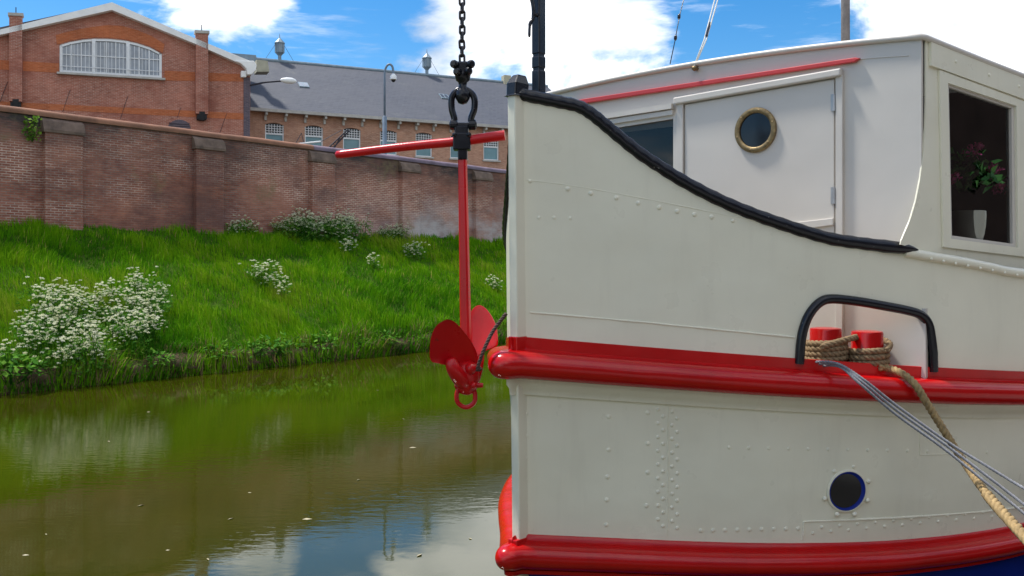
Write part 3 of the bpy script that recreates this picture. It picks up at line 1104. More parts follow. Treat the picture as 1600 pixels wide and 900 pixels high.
# bow shackle
mb = MB().tube(spline([P(708, 200, YA), P(710, 186, YA), P(706, 170, YA), P(706, 153, YA), P(713, 143, YA), P(723, 139.5, YA), P(733, 143, YA), P(741, 153, YA), P(741, 170, YA), P(736, 186, YA), P(738, 200, YA)], 6), .0165, 12)
for px in (709, 738): mb.lathe(P(px, 195, YA) - V((.02, 0, 0)), (1, 0, 0), [(0, .018), (.004, .026), (.036, .026), (.04, .018)], 14)
mb.tube([P(702, 195, YA), P(745, 195, YA)], .0125, 10)
mb.build('bow_shackle', M['black'], chain, smooth=True, auto=50)
mb = MB().lathe(P(723, 160, YA), (0, 0, 1), [(-.01, .005), (-.004, .022), (.02, .036), (.05, .038), (.062, .028), (.085, .02), (.10, .022), (.11, .034), (.135, .04), (.15, .036)], 18)
mb.build('swivel', M['black'], chain, smooth=True, auto=50)
mb = MB()
mb.box(P(723, 110, YA), AX, (.028, .026, .042))
for px, py in ((711, 101), (735, 101), (716, 113), (731, 112)): mb.lathe(P(px, py, YA - .03), (.3 if px > 723 else -.3, -1, 0), [(-.03, .018), (0, .021), (.026, .021), (.032, .012)], 12)
mb.tube([P(708, 101, YA), P(738, 101, YA)], .017, 10)
mb.build('chain_shackle', M['black'], chain, bevel=.01)


def link_mesh():
    w, l, r = .0125, .024, .0062
    pts = [(w * math.cos(a), (l - w if math.sin(a) > 0 else -(l - w)) + w * math.sin(a)) for a in np.linspace(0, 2 * math.pi, 16, endpoint=False)]
    return [V((x, 0, z)) for x, z in pts], r


lp, lr = link_mesh()
zl0 = P(722, 96, YA).z
first = None
k = 0
z = zl0 + .012
while z < 1.80:
    px = 722 - (zl0 - z) * 0.0
    if first is None:
        ob = chain
        vs, fs = tube([p_ + V((AXC.x, AXC.y, z)) for p_ in lp], lr, 8, closed=True)
        o = mk('link', vs, fs, M['chain'], chain, smooth=True)
        # recentre the link on its own origin so copies can turn
        off = V((AXC.x, AXC.y, z)) - ORG[chain.name]
        o.data.transform(Matrix.Translation(-off)); o.location = off
        first = o
    else:
        c = first.copy(); COL.objects.link(c); c.parent = chain
        c.location = V((AXC.x + random.uniform(-.001, .001), AXC.y, z)) - ORG[chain.name]
        c.rotation_euler = (0, random.uniform(-.04, .04), math.pi / 2 * (k % 2) + .35)
        o = c
    if k == 0: o.rotation_euler = (0, 0, .35)
    k += 1
    z += .0365


# ================================================================== ropes
def rope(path, r, lay=.075, n=8, strands=3):
    path = [V(p) for p in path]
    # resample evenly
    d = [0]
    for i in range(1, len(path)): d.append(d[-1] + (path[i] - path[i - 1]).length)
    m = max(12, int(d[-1] / (r * .55)))
    xs = np.linspace(0, d[-1], m)
    arr = np.array([list(p) for p in path])
    pts = [V([float(np.interp(x, d, arr[:, c])) for c in range(3)]) for x in xs]
    rr = r if not callable(r) else None
    fr = frames(pts)
    mb = MB()
    for s in range(strands):
        q = []
        for i, p in enumerate(pts):
            a = 2 * math.pi * (s / strands + xs[i] / lay)
            q.append(p + (fr[i][1] * math.cos(a) + fr[i][2] * math.sin(a)) * r * .52)
        mb.tube(q, r * .54, n)
    return mb


def on_roll(px, py, off): return H(px, py, off)


# coil round the two bollards
b1, b2 = P(1290, 545, Ybo), P(1355, 545, Ybo)
zA, zB = P(1290, 567, Ybo).z, P(1355, 577, Ybo).z
pts = []
rc = .079 + .017
for k in range(4 * 20):
    a = k / 20 * 2 * math.pi
    pts.append(V((b1.x + rc * math.cos(a + 1), b1.y + rc * math.sin(a + 1), zA + .012 + (k / 20) * .027)))
moor_coil = pts
mb = rope(pts, .0165)
pts2 = []
for k in range(3 * 20):
    a = k / 20 * 2 * math.pi
    pts2.append(V((b2.x + rc * math.cos(a - .6), b2.y + rc * math.sin(a - .6), zB + .014 + (k / 20) * .031)))
mb2 = rope(pts2, .0165)
# crossing turns between the posts
cr = [b1 + V((-.06, -.11, .02)), V(((b1.x + b2.x) / 2, b1.y - .07, b1.z + .06)), b2 + V((.05, .11, .06)), b2 + V((.12, .02, .03)), b2 + V((.06, -.1, .0))]
coil = thing('coiled_rope', V((b1.x, b1.y, -.6)), 'brown rope wound in tight turns round the pair of red bollards', 'rope')
mb.build('turns', M['rope_coil'], coil, smooth=True)
mb2.build('turns', M['rope_coil'], coil, smooth=True)
rope(spline(cr, 8), .0165).build('crossing_turn', M['rope_coil'], coil, smooth=True)
# tan mooring rope off to the quay
YH = H(1410, 590).y
path = spline([b2 + V((.02, -.10, zB + .02 - b2.z)), P(1386, 575, YH - .03), P(1410, 584, YH - .11), P(1430, 601, YH - .165), P(1447, 628, YH - .175), P(1472, 668, YH - .19), P(1502, 715, YH - .26), P(1545, 776, 4.0), P(1600, 838, 3.66), P(1700, 950, 3.2), P(1850, 1110, 2.75)], 10)
ncut = int(len(path) * .70)
mr = thing('mooring_rope', path[-1], 'tan twisted mooring rope running over the red rail to the lower right corner', 'rope')
rope(path[:ncut], .0195).build('rope_fall', M['rope'], mr, smooth=True)
rope(path[ncut - 1:], .024, .10).build('splice', M['rope'], mr, smooth=True)

GL = [[(1262, 566), (1305, 567), (1345, 590), (1400, 633), (1480, 690), (1540, 727), (1600, 763), (1720, 830)],
      [(1270, 569), (1310, 570), (1345, 595), (1400, 640), (1480, 697), (1540, 742), (1600, 788), (1720, 880)],
      [(1280, 572), (1312, 573), (1343, 599), (1398, 646), (1476, 702), (1538, 752), (1600, 802), (1720, 900)]]
LG = ['thin blue-grey mooring line, the highest of three fanning out at the right edge', 'thin blue-grey mooring line running between two others like it', 'thin blue-grey mooring line, the lowest of three fanning out towards the tan rope']
for k, g in enumerate(GL):
    ys = [4.52, 4.40, 4.26, 4.24, 4.16, 4.06, 3.94, 3.6]
    q = []
    for i, (a, b_) in enumerate(g):
        q.append(P(a, b_, ys[i] - .01 * k) if i > 0 else P(a, b_, 4.52))
    o = rope(spline(q, 8), .0068, .05, 6).build('mooring_line', M['grey_rope'], None, smooth=True)
    tag(o, LG[k], 'rope', 'blue-grey mooring lines over the rail')
o = rope(spline([P(791, 490, 4.31), P(783, 500, 4.31), P(770, 518, 4.3), P(759, 540, 4.28), P(751, 560, 4.28), P(746, 578, 4.29), P(752, 575, 4.3)], 8), .0095, .05, 6).build('lashing_rope', M['brown_rope'], None, smooth=True)
tag(o, 'dark brown lashing rope curving from the stem down to the anchor crown', 'rope')

# ================================================================== canal, bank, old wall
Cd = V(((1960 - CX) / F, 1, 0)).normalized()
Nd = V((-Cd.y, Cd.x, 0))
W0 = P(0, HY, 15.2)
L0 = P(0, HY, 20.4)
QW = (L0 - W0).dot(Nd)
SH = (L0 - W0).dot(Cd)


def bank_z(s, q):
    f = max(q, 0) / QW
    z = -2.06 + 3.02 * (min(f, 1.0) ** .92) + max(0, f - 1) * .4
    z += .13 * mnoise.noise(V((s * .35, q * .5, 1.3))) * min(1, q) * (1 if f < .85 else max(0, (1.1 - f) * 4)) + .08 * mnoise.noise(V((s * .9, q * 1.1, 4.4)))
    return z


def bankpt(s, q): return W0 + Cd * s + Nd * q + V((0, 0, bank_z(s, q)))


water = mk('water', [(-160, -40, WATER), (160, -40, WATER), (160, 200, WATER), (-160, 200, WATER)], [(0, 1, 2, 3)], M['water'])
tag(water, kind='structure')
ss = np.linspace(-45, 110, 310); qs = np.concatenate([[.12], np.linspace(.3, QW + 1.5, 40)])
vs = [bankpt(s, q) for s in ss for q in qs]
m = len(qs)
fs = [(i * m + k, i * m + m + k, i * m + m + k + 1, i * m + k + 1) for i in range(len(ss) - 1) for k in range(m - 1)]
tag(mk('grass_bank', vs, fs, M['soil'], smooth=True), kind='structure')
# eroded earth edge at the water
ss = np.linspace(-45, 90, 900)
vs = []
prof = [(.35, .10), (.16, .06), (.06, -.06), (.0, -.2), (.04, -.32), (.1, -.55)]
for s in ss:
    zt = bank_z(s, .3) - .03
    for (q, dz) in prof:
        j = mnoise.noise(V((s * 2.1, dz * 6, 7))) * .12 + mnoise.noise(V((s * 7, dz * 9, 2))) * .05
        vs.append(W0 + Cd * s + Nd * (q - j) + V((0, 0, zt + dz)))
m = len(prof)
fs = [(i * m + k, i * m + m + k, i * m + m + k + 1, i * m + k + 1) for i in range(len(ss) - 1) for k in range(m - 1)]
tag(mk('bank_edge', vs, fs, M['edge'], smooth=True), kind='structure')
# yard behind the wall, out to the horizon
a, b_ = W0 + Cd * -300 + Nd * (QW + .35), W0 + Cd * 500 + Nd * (QW + .35)
tag(mk('ground', [V((a.x, a.y, .9)), V((b_.x, b_.y, .9)), V((b_.x, b_.y, .9)) + Nd * 600, V((a.x, a.y, .9)) + Nd * 600], [(0, 1, 2, 3)], M['ground']), kind='structure')
# quay under the viewer
q0 = V((-.3, 0, 0))
mb = MB()
za = -1.62
mb.prism([q0 - AV * 30 + V((0, 0, za - 1.2)), q0 + AV * 30 + V((0, 0, za - 1.2)), q0 + AV * 30 + RV * 22 + V((0, 0, za - 1.2)), q0 - AV * 30 + RV * 22 + V((0, 0, za - 1.2))], (0, 0, 1), 0, 1.2)
tag(mb.build('quay', M['quay']), kind='structure')

# unseen dark house along the quay, added to darken window and paint reflections
hb = q0 + RV * 9 + V((0, 0, za))
house = thing('unseen_quay_house', hb, 'long dark brick quayside house standing outside the frame, mirrored in the deckhouse side window', 'house')
MB().prism([hb - AV * 26, hb + AV * 24, hb + AV * 24 + RV * 6, hb - AV * 26 + RV * 6], (0, 0, 1), .0, 5.6).build('wall', flat('dark_house_brick', (.09, .06, .05), .9, .3, 2), house)
hz_ = V((0, 0, 5.6))
MB().add([hb - AV * 26.3 - RV * .3 + hz_, hb + AV * 24.3 - RV * .3 + hz_, hb + AV * 24.3 + RV * 3 + hz_ + V((0, 0, 2.4)), hb - AV * 26.3 + RV * 3 + hz_ + V((0, 0, 2.4)), hb + AV * 24.3 + RV * 6.3 + hz_, hb - AV * 26.3 + RV * 6.3 + hz_],
         [(0, 1, 2, 3), (3, 2, 4, 5), (0, 3, 5), (1, 4, 2), (0, 5, 4, 1)]).build('roof', M['dark'], house)
for k in range(13):
    c_ = hb + AV * (-23 + 3.6 * k) + V((0, 0, 1.9)) - RV * .02
    wo = MB().box(c_, (AV, RV, (0, 0, 1)), (.6, .03, .95)).build('window', M['dark'], house)
    MB().box(c_ - RV * .035, (AV, RV, (0, 0, 1)), (.5, .01, .85)).build('pane', M['void'], wo)

# --- the old brick wall
WL = Plane(L0, -Nd)
nW = -Nd
ZT = 3.60
wall = thing('brick_wall', L0 + V((0, 0, .9)), 'long weathered brick boundary wall with rounded coping along the top of the grass bank', 'wall')
mb = MB()
s_a, s_b = -30.0, 75.0
nseg = 60
vs, fs = [], []
for i in range(nseg + 1):
    s = s_a + (s_b - s_a) * i / nseg
    p0 = L0 + Cd * s
    vs += [V((p0.x, p0.y, .3)), V((p0.x, p0.y, ZT - .06)), V((*(p0 + Nd * .3).xy, ZT - .06)), V((*(p0 + Nd * .3).xy, .3))]
fs = [(i * 4 + k, i * 4 + 4 + k, i * 4 + 5 + k, i * 4 + 1 + k) for i in range(nseg) for k in range(3)]
mb.add(vs, fs)
mb.build('brickwork', M['wall_brick'], wall, uvdir=(Cd, nW))


def spx(px): return (WL(px, HY) - L0).dot(Cd)


def coping(s0, s1, mat):
    pr = [(.05, -.07), (.055, -.015), (.035, .045), (-.06, .09), (-.15, .10), (-.25, .09), (-.335, .04), (-.345, -.07)]
    n = int((s1 - s0) / .5) + 2
    vs, fs = [], []
    for i in range(n):
        s = s0 + (s1 - s0) * i / (n - 1)
        jz = mnoise.noise(V((s * .8, 0, 3))) * .015
        for (o, z) in pr:
            p0 = L0 + Cd * s + nW * o
            vs.append(V((p0.x, p0.y, ZT + z - .02 + jz)))
    m = len(pr)
    fs = [(i * m + k, i * m + m + k, i * m + m + (k + 1) % m, i * m + (k + 1) % m) for i in range(n - 1) for k in range(m)] + [tuple(range(m)), tuple((n - 1) * m + k for k in range(m))]
    return mk('coping', vs, fs, mat, wall, smooth=True, auto=50)


coping(s_a, spx(489), M['coping_orange'])
coping(spx(489) + .01, s_b, M['coping_purple'])
for (x0, x1) in ((-190, -130), (66, 125), (302, 345), (483, 518), (624, 651), (739, 764), (830, 850), (905, 922), (970, 984)):
    sa, sb = spx(x0), spx(x1)
    p0, p1 = L0 + Cd * sa, L0 + Cd * sb
    zc = ZT - .46
    mb = MB().prism([V((p0.x, p0.y, .3)), V((p1.x, p1.y, .3)), V((p1.x, p1.y, zc)), V((p0.x, p0.y, zc))], nW, .002, .16)
    bt = mb.build('buttress', M['wall_brick'], wall, uvdir=(Cd, nW))
    e0, e1 = p0 - Cd * .045, p1 + Cd * .045
    mb = MB().prism([V((e0.x, e0.y, zc)), V((e1.x, e1.y, zc)), V((e1.x, e1.y, zc + .07)), V((e0.x, e0.y, zc + .07))], nW, .003, .195)
    # sloped weathering above the ledge
    q_ = [V((e0.x, e0.y, zc + .07)), V((e1.x, e1.y, zc + .07))]
    vs = [q_[0] + nW * .195, q_[1] + nW * .195, q_[1] + nW * .12 + V((0, 0, .20)), q_[0] + nW * .12 + V((0, 0, .20)), q_[0] + nW * .004 + V((0, 0, .28)), q_[1] + nW * .004 + V((0, 0, .28)), q_[0] + nW * .004, q_[1] + nW * .004]
    mb.add(vs, [(0, 1, 2, 3), (3, 2, 5, 4), (0, 3, 4, 6), (1, 7, 5, 2)])
    mb.build('ledge', M['ledge'], bt)

# weed rooted high in the wall
wp_ = WL(50, 222)
weed = thing('wall_weed', wp_, 'small bright green weed rooted in the old wall just under its coping', 'plant')
L = []
for k in range(120):
    c = wp_ + V((random.gauss(0, .10), random.uniform(-.2, 0), random.uniform(0, .55)))
    c = c + nW * .09
    a = rdir(-.5)
    L.append((c, a, a.orthogonal().normalized(), random.uniform(.06, .12), random.uniform(.022, .038), random.random()))
leafmesh('leaves', M['weedleaf'], weed, L)
mb = MB()
for k in range(5):
    mb.tube([wp_, wp_ + nW * .1 + V((random.gauss(0, .06), 0, .25)), wp_ + nW * .14 + V((random.gauss(0, .1), 0, .5))], .008, 5)
mb.build('stems', M['weedleaf'], weed)

# ================================================================== buildings behind the wall
Gd = V(((3846 - CX) / F, 1, 0)).normalized()
nG = V((Gd.y, -Gd.x, 0))
G0 = P(0, HY, 46.0)
GF = Plane(G0, nG)
T0 = P(0, HY, 49.0)
LF = Plane(T0, nG)


def gs(p): return ((p - G0).dot(Gd), p.z)
def gpt(p, off=0): return G0 + Gd * p[0] + V((0, 0, p[1])) + nG * off
def ls(p): return ((p - T0).dot(Gd), p.z)
def lpt(p, off=0): return T0 + Gd * p[0] + V((0, 0, p[1])) + nG * off


sap, zap = gs(GF(174.7, 14))
sr, zr = gs(GF(391, 108))
hw_ = sr - sap
sl_, zl_ = sap - hw_, zr
gable = thing('brick_building', gpt((sap, .9)), 'red brick building with a white edged gable and a wide arched window behind the wall', 'building')
arch = [(93, 70), (110, 65), (130, 61.5), (150, 60), (172, 60.5), (195, 63), (215, 67.5), (235, 74), (253, 84)]
wh_ = [gs(GF(*p)) for p in [(93, 113)] + arch + [(253, 122)]]
out_ = [(sl_, .9), (sr, .9), (sr, zr), (sap, zap), (sl_, zl_)]
MB().add(*sheet(out_, [wh_], lambda p: gpt(p), (2.5, 2.5), .35, lambda p: -nG)).build('wall', M['gable_brick'], gable, uvdir=(Gd, nG))
mb = MB()
DEP = 16
for s_ in (sl_, sr):
    e = .001
    MB().add([gpt((s_, .9), -.35), gpt((s_, .9), -DEP), gpt((s_, zr), -DEP), gpt((s_, zr), -.35)], [(0, 1, 2, 3)]).build('side_wall', M['gable_brick'], gable, uvdir=(Gd, nG))
# roof slopes
mb = MB()
for s_ in (sl_ - .35, sr + .35):
    zz = zr + (.35) * -(zap - zr) / hw_
    a_, b2_ = gpt((sap, zap + .30), .0), gpt((s_, zz + .30), .0)
    mb.add([a_, b2_, b2_ - nG * DEP, a_ - nG * DEP, a_ - V((0, 0, .12)), b2_ - V((0, 0, .12)), b2_ - nG * DEP - V((0, 0, .12)), a_ - nG * DEP - V((0, 0, .12))],
           [(0, 1, 2, 3), (4, 7, 6, 5), (0, 4, 5, 1), (1, 5, 6, 2), (2, 6, 7, 3)])
mb.build('roof', M['slate'], gable, uvdir=(Gd, nG))
# white verge boards
mb = MB()
for (pts) in ([(174.7, 6.7), (174.7, 18.5), (-2, 58), (-62, 74), (-62, 66), (-2, 50)], [(174.7, 6.7), (304, 62.5), (394, 99.5), (391, 107.5), (372, 101), (304, 71), (174.7, 18.5)]):
    mb.prism([GF(*p) for p in pts], nG, .004, .42)
mb.build('verge_board', M['stone_white'], gable)
mb = MB().prism([GF(*p) for p in [(366, 97.5), (395, 97.5), (399, 104), (398, 112), (391, 119), (384.5, 119), (383, 110), (376, 103)]], nG, .006, .48)
mb.prism([GF(*p) for p in [(375.5, 112), (384, 112), (384, 122), (375.5, 122)]], nG, .006, .30)
mb.build('eaves_cornice', M['stone_white'], gable, bevel=.04)
mb = MB()
for pts in ([(-60, 90), (15, 94.5), (92, 99), (92, 114), (15, 109.5), (-60, 105)], [(257, 110.5), (380.5, 116), (380.5, 127.5), (257, 126)], [(-60, 155), (40, 160.5), (380.5, 177), (380.5, 187), (40, 169.5), (-60, 164)]):
    mb.prism([GF(*p) for p in pts], nG, .002, .012)
mb.build('brick_band', M['orange_brick'], gable, uvdir=(Gd, nG))
inner_a = [(89, 70)] + [(x, y - 1.5) for x, y in arch[1:-1]] + [(254.5, 83)]
outer_a = [(87, 55), (105, 50), (125, 45.5), (145, 42), (168, 39.5), (190, 40.5), (213, 46.5), (236, 56), (257, 69)]
mb = MB()
for k in range(len(arch) - 1):
    mb.prism([GF(*inner_a[k]), GF(*inner_a[k + 1]), GF(*outer_a[k + 1]), GF(*outer_a[k])], nG, .002, .022)
mb.build('arch', M['orange_brick'], gable, uvdir=(Gd, nG))
MB().prism([GF(*p) for p in [(380.5, 121), (390.5, 121), (390.5, 320), (380.5, 320)]], nG, .002, .03).build('corner_strip', M['purple_brick'], gable, uvdir=(Gd, nG))
for (x0, x1, yt, yb) in ((15.5, 35.5, 27, 160), (305, 324, 54, 179)):
    mb = MB().prism([GF(x0, yb), GF(x1, yb + 1), GF(x1, yt + 1), GF(x0, yt)], nG, .003, .42)
    pil = mb.build('pilaster', M['gable_brick'], gable, uvdir=(Gd, nG))
    MB().prism([GF(x0 - 2, yt + .5), GF(x1 + 2, yt + 1.5), GF(x1 + 2, yt - 3), GF(x0 - 2, yt - 4)], nG, .0, .48).build('cap', M['bracket'], pil)
    MB().tube([GF((x0 + x1) / 2, yt - 3, .2), GF((x0 + x1) / 2, yt - 14, .2)], .025, 5).build('lightning_rod', M['black_iron'], pil)
    mb = MB().prism([GF(x0 + 5, yb + 10), GF(x1 - 5, yb + 10.5), GF(x1 - 5, yb - 3), GF(x0 + 5, yb - 3)], nG, .004, .425)  # niche shade put in as dark blocks, together with its corbel
    mb.prism([GF(x0 + 2, yb + 9), GF(x0 + 5, yb + 9), GF(x0 + 5, yb + 2), GF(x0 + 2, yb + 2)], nG, .004, .46)
    mb.prism([GF(x1 - 5, yb + 9), GF(x1 - 2, yb + 9), GF(x1 - 2, yb + 2), GF(x1 - 5, yb + 2)], nG, .004, .46)
    mb.build('corbel_niche_shade', M['dark'], pil)
# arched window: frame, mullions, bars and pale panes set back in the opening
mb = MB()
lo = [(x, y + 3.6) for x, y in arch]; lo[0] = (96.5, 73); lo[-1] = (249.5, 85)
for k in range(len(arch) - 1):
    mb.prism([GF(*arch[k]), GF(*arch[k + 1]), GF(*lo[k + 1]), GF(*lo[k])], nG, -.16, -.04)
mb.prism([GF(93, 113), GF(97, 113), GF(97, 70), GF(93, 71)], nG, -.16, -.04)
mb.prism([GF(249, 122), GF(253, 122), GF(253, 83), GF(249, 82)], nG, -.16, -.04)
mb.prism([GF(93, 113), GF(253, 122), GF(253, 118), GF(93, 109)], nG, -.17, -.03)
for x in (146.5, 200): mb.prism([GF(x - 2.8, 118), GF(x + 2.8, 118), GF(x + 2.8, 60 + (x - 146) * .07), GF(x - 2.8, 60)], nG, -.15, -.02)
aw = mb.build('arched_window', M['frame_white'], gable)
mb = MB()
ay = lambda x: float(np.interp(x, [p[0] for p in arch], [p[1] for p in arch]))
for x in (112, 127, 166, 181, 218, 233): mb.prism([GF(x - .8, 112 + (x - 93) * .056), GF(x + .8, 112 + (x - 93) * .056), GF(x + .8, ay(x) + 3), GF(x - .8, ay(x) + 3)], nG, -.14, -.10)
for y in (84,): mb.prism([GF(96, y - 1), GF(250, y + 8), GF(250, y + 9.5), GF(96, y + .5)], nG, -.14, -.10)
for k in range(26):
    x = 98 + k * 5.9
    mb.tube([GF(x, 112.5 + (x - 93) * .056, .05), GF(x, ay(x) + 6, .05)], .014, 4)
for y in (103,): mb.tube([GF(95, y, .05), GF(251, y + 9, .05)], .02, 4)
mb.build('bars', M['frame_white'], aw)
mk('pane', [GF(*p, -.155) for p in [(93, 113)] + arch + [(253, 122)]], [tuple(range(11))], M['pane_grey'], aw)
MB().prism([GF(89, 113), GF(258, 123), GF(258, 126), GF(89, 116)], nG, .003, .22).build('sill', M['bracket'], aw)
# half-round louvred vent
mb = MB()
vc = [(262, 200)] + [(280 + 18 * math.cos(a), 201 - 14 * math.sin(a)) for a in np.linspace(math.pi, 0, 11)] + [(298, 201)]
mb.prism([GF(*p) for p in vc], nG, .002, .03)
for y in (191, 194.5, 198): mb.prism([GF(264, y + 2), GF(296, y + 3), GF(296, y + 1.5), GF(264, y + .5)], nG, .03, .09)
mb.build('louvred_vent', M['purple_brick'], gable, uvdir=(Gd, nG))
mb = MB()
for (x0, y0, x1, y1) in ((110, 140, 98, 175), (200, 150, 188, 186), (283, 168, 277, 184), (355, 176, 342, 212), (12, 128, 0, 160)):
    MB().tube([GF(x0, y0, .01), GF((x0 + x1) / 2 + 1, (y0 + y1) / 2 - 4, .02), GF(x1, y1, .01)], .011, 4).build('facade_line', M['black_iron'], gable)  # thin dark slanting lines drawn across the brick face
mb = MB().tube([GF(391, 133.5, .05), GF(410, 133.5, 1.0), GF(432, 134.5, 1.6)], .055, 6)
wlmp = mb.build('wall_lamp', M['black_iron'], gable)
c_ = GF(442, 134.5, 1.7)
MB().add(*lathe(c_ - Gd * .46, Gd, [(0, .03), (.1, .11), (.35, .17), (.65, .17), (.85, .10), (.92, .02)], 12)).build('lamp_head', M['lamp_white'], wlmp, smooth=True)

# --- long wing with a slate roof
wing = thing('brick_building', lpt((12, .9)), 'long brown brick wing under a grey slate roof with two zinc vent turrets', 'building')
ZE = 9.6
s0w, s1w = ls(LF(384, 200))[0], ls(LF(800, 200))[0] + 6
sc0, sc1 = ls(LF(429, 200))[0], ls(LF(490.5, 200))[0]
ds = sc1 - sc0
wins = [sc0 + ds * k for k in range(8) if sc0 + ds * k + 1 < s1w]
holes = []
for s_ in wins:
    holes.append([(s_ - .57, 7.2), (s_ + .57, 7.2), (s_ + .57, 8.66), (s_ + .3, 8.76), (s_, 8.79), (s_ - .3, 8.76), (s_ - .57, 8.66)])
MB().add(*sheet([(s0w, .9), (s1w, .9), (s1w, ZE), (s0w, ZE)], holes, lambda p: lpt(p), (3, 3), .3, lambda p: -nG)).build('wall', M['wing_brick'], wing, uvdir=(Gd, nG))
mb = MB()
HD = 7.0
for s_ in (s0w, s1w):
    MB().add([lpt((s_, .9), -.3), lpt((s_, .9), -2 * HD), lpt((s_, ZE), -2 * HD), lpt((s_, 14.05), -HD), lpt((s_, ZE), -.3)], [(0, 1, 2, 3, 4)]).build('end_wall', M['wing_brick'], wing, uvdir=(Gd, nG))
mb = MB()
ro = .55
for sgn in (0, 1):
    d0 = ro if not sgn else -2 * HD - ro
    zz = ZE - .05
    a_, b2_ = (s0w - .2, zz), (s1w + .3, zz)
    q_ = [lpt(a_, d0), lpt(b2_, d0), lpt((s1w + .3, 14.15), -HD), lpt((s0w - .2, 14.15), -HD)]
    mb.add(q_ + [x + V((0, 0, -.14)) for x in q_], [(0, 1, 2, 3), (4, 7, 6, 5), (0, 4, 5, 1), (1, 5, 6, 2), (0, 3, 7, 4)])
mb.build('roof', M['slate'], wing, uvdir=(Gd, nG))
MB().tube([lpt((s0w - .2, 14.17), -HD), lpt((s1w + .3, 14.17), -HD)], .13, 8).build('ridge_capping', M['zinc'], wing)
mb = MB().prism([lpt((s0w, ZE - .24), 0), lpt((s1w + .3, ZE - .24), 0), lpt((s1w + .3, ZE - .06), 0), lpt((s0w, ZE - .06), 0)], nG, .35, ro + .05)
mb.build('eaves_gutter', M['bracket'], wing)
k = 0
while sc0 - ds * .23 + ds / 2 * k < s1w:
    s_ = sc0 - ds * .23 + ds / 2 * k
    mb = MB().prism([lpt((s_ - .07, ZE - .25), 0), lpt((s_ + .07, ZE - .25), 0), lpt((s_ + .07, ZE - .70), 0), lpt((s_ - .07, ZE - .70), 0)], nG, .002, .12)
    mb.prism([lpt((s_ - .07, ZE - .25), 0), lpt((s_ + .07, ZE - .25), 0), lpt((s_ + .07, ZE - .42), 0), lpt((s_ - .07, ZE - .42), 0)], nG, .12, .5)
    mb.build('eaves_bracket', M['bracket'], wing)
    k += 1
for s_ in wins:
    mb = MB()
    z0, z1, zt = 7.2, 8.7, 8.12
    for (a_, b2_, c2, d2) in ((-.57, 7.2, -.50, 8.72), (.50, 7.2, .57, 8.72), (-.50, 7.2, .50, 7.27), (-.5, zt - .05, .5, zt + .05)):
        mb.prism([lpt((s_ + a_, b2_)), lpt((s_ + c2, b2_)), lpt((s_ + c2, d2)), lpt((s_ + a_, d2))], nG, -.17, -.08)
    wo = mb.build('window', M['frame_white'], wing)
    mk('pane', [lpt((s_ + a_, z_), -.15) for a_, z_ in ((-.5, 7.27), (.5, 7.27), (.5, zt - .05), (-.5, zt - .05))], [(0, 1, 2, 3)], M['pane_teal'], wo)
    mk('grille_backing', [lpt((s_ + a_, z_), -.15) for a_, z_ in ((-.5, zt + .05), (.5, zt + .05), (.5, 8.74), (-.5, 8.74))], [(0, 1, 2, 3)], M['grille_dark'], wo)
    mb = MB()
    for kx in range(1, 6): mb.tube([lpt((s_ - .5 + kx / 6, zt), -.05), lpt((s_ - .5 + kx / 6, 8.70), -.05)], .022, 4)
    for z_ in (8.28, 8.43, 8.58): mb.tube([lpt((s_ - .55, z_), -.04), lpt((s_ + .55, z_), -.04)], .022, 4)
    mb.build('grille', M['frame_white'], wo)
    MB().prism([lpt((s_ - .66, 7.09)), lpt((s_ + .66, 7.09)), lpt((s_ + .66, 7.19)), lpt((s_ - .66, 7.19))], nG, .002, .14).build('sill', M['bracket'], wo)
# skylights lie on the slope
sl_dir = (lpt((0, 14.15), -HD) - lpt((0, ZE), ro)).normalized()
nR = Gd.cross(sl_dir).normalized()
if nR.z < 0: nR = -nR
RF = Plane(lpt((0, ZE - .05), ro), nR)
for px, py in ((474, 134), (694, 152)):
    c = RF(px, py)
    mb = MB().prism([c + Gd * a + sl_dir * b2 for a, b2 in ((-.32, -.4), (.32, -.4), (.32, .4), (-.32, .4))], nR, .01, .10)
    sk = mb.build('skylight', M['zinc'], wing)
    mb = MB()
    for a in (-.16, .14): mb.prism([c + Gd * (a + i) + sl_dir * j for i, j in ((-.11, -.3), (.11, -.3), (.11, .3), (-.11, .3))], nR, .101, .108)
    mb.build('pane', M['pane_grey'] if px < 500 else M['grille_dark'], sk)
for px in (437, 667):
    q_ = Plane(lpt((0, 0), -HD), nG)
    c = q_(px, 100); c.z = 14.15
    tu = MB().lathe(c, (0, 0, 1), [(0, .12), (.4, .12), (.52, .22), (.6, .31)], 8).build('vent_turret', M['zinc'], wing)
    MB().lathe(c, (0, 0, 1), [(.6, .31), (.62, .31), (1.22, .31), (1.25, .31)], 8).build('body', M['zinc'], tu)
    mb = MB().lathe(c, (0, 0, 1), [(1.25, .37), (1.30, .36), (1.62, .06), (1.70, .03), (1.95, .015)], 8)
    mb.build('cone_cap', M['zinc'], tu)
    mb = MB()
    for a in range(8):
        an = a * math.pi / 4 + .2
        d = V((math.cos(an), math.sin(an), 0))
        mb.box(c + d * .30 + V((0, 0, .92)), (d, d.cross(V((0, 0, 1))), (0, 0, 1)), (.03, .03, .31))
    mb.build('louvre_posts', M['zinc'], tu)
    mb = MB()
    for d in (-1, 1): mb.tube([c + V((0, 0, 1.2)) + Gd * .28 * d, c + Gd * 1.0 * d + V((0, 0, .05))], .012, 4)
    mb.build('stay_wire', M['black_iron'], tu)
cc = Plane(lpt((0, 0), -HD), nG)(791, 120)
MB().box((cc.x, cc.y, 14.3), (Gd, nG, (0, 0, 1)), (.30, .3, .40)).build('chimney', M['beige'], wing, bevel=.04)
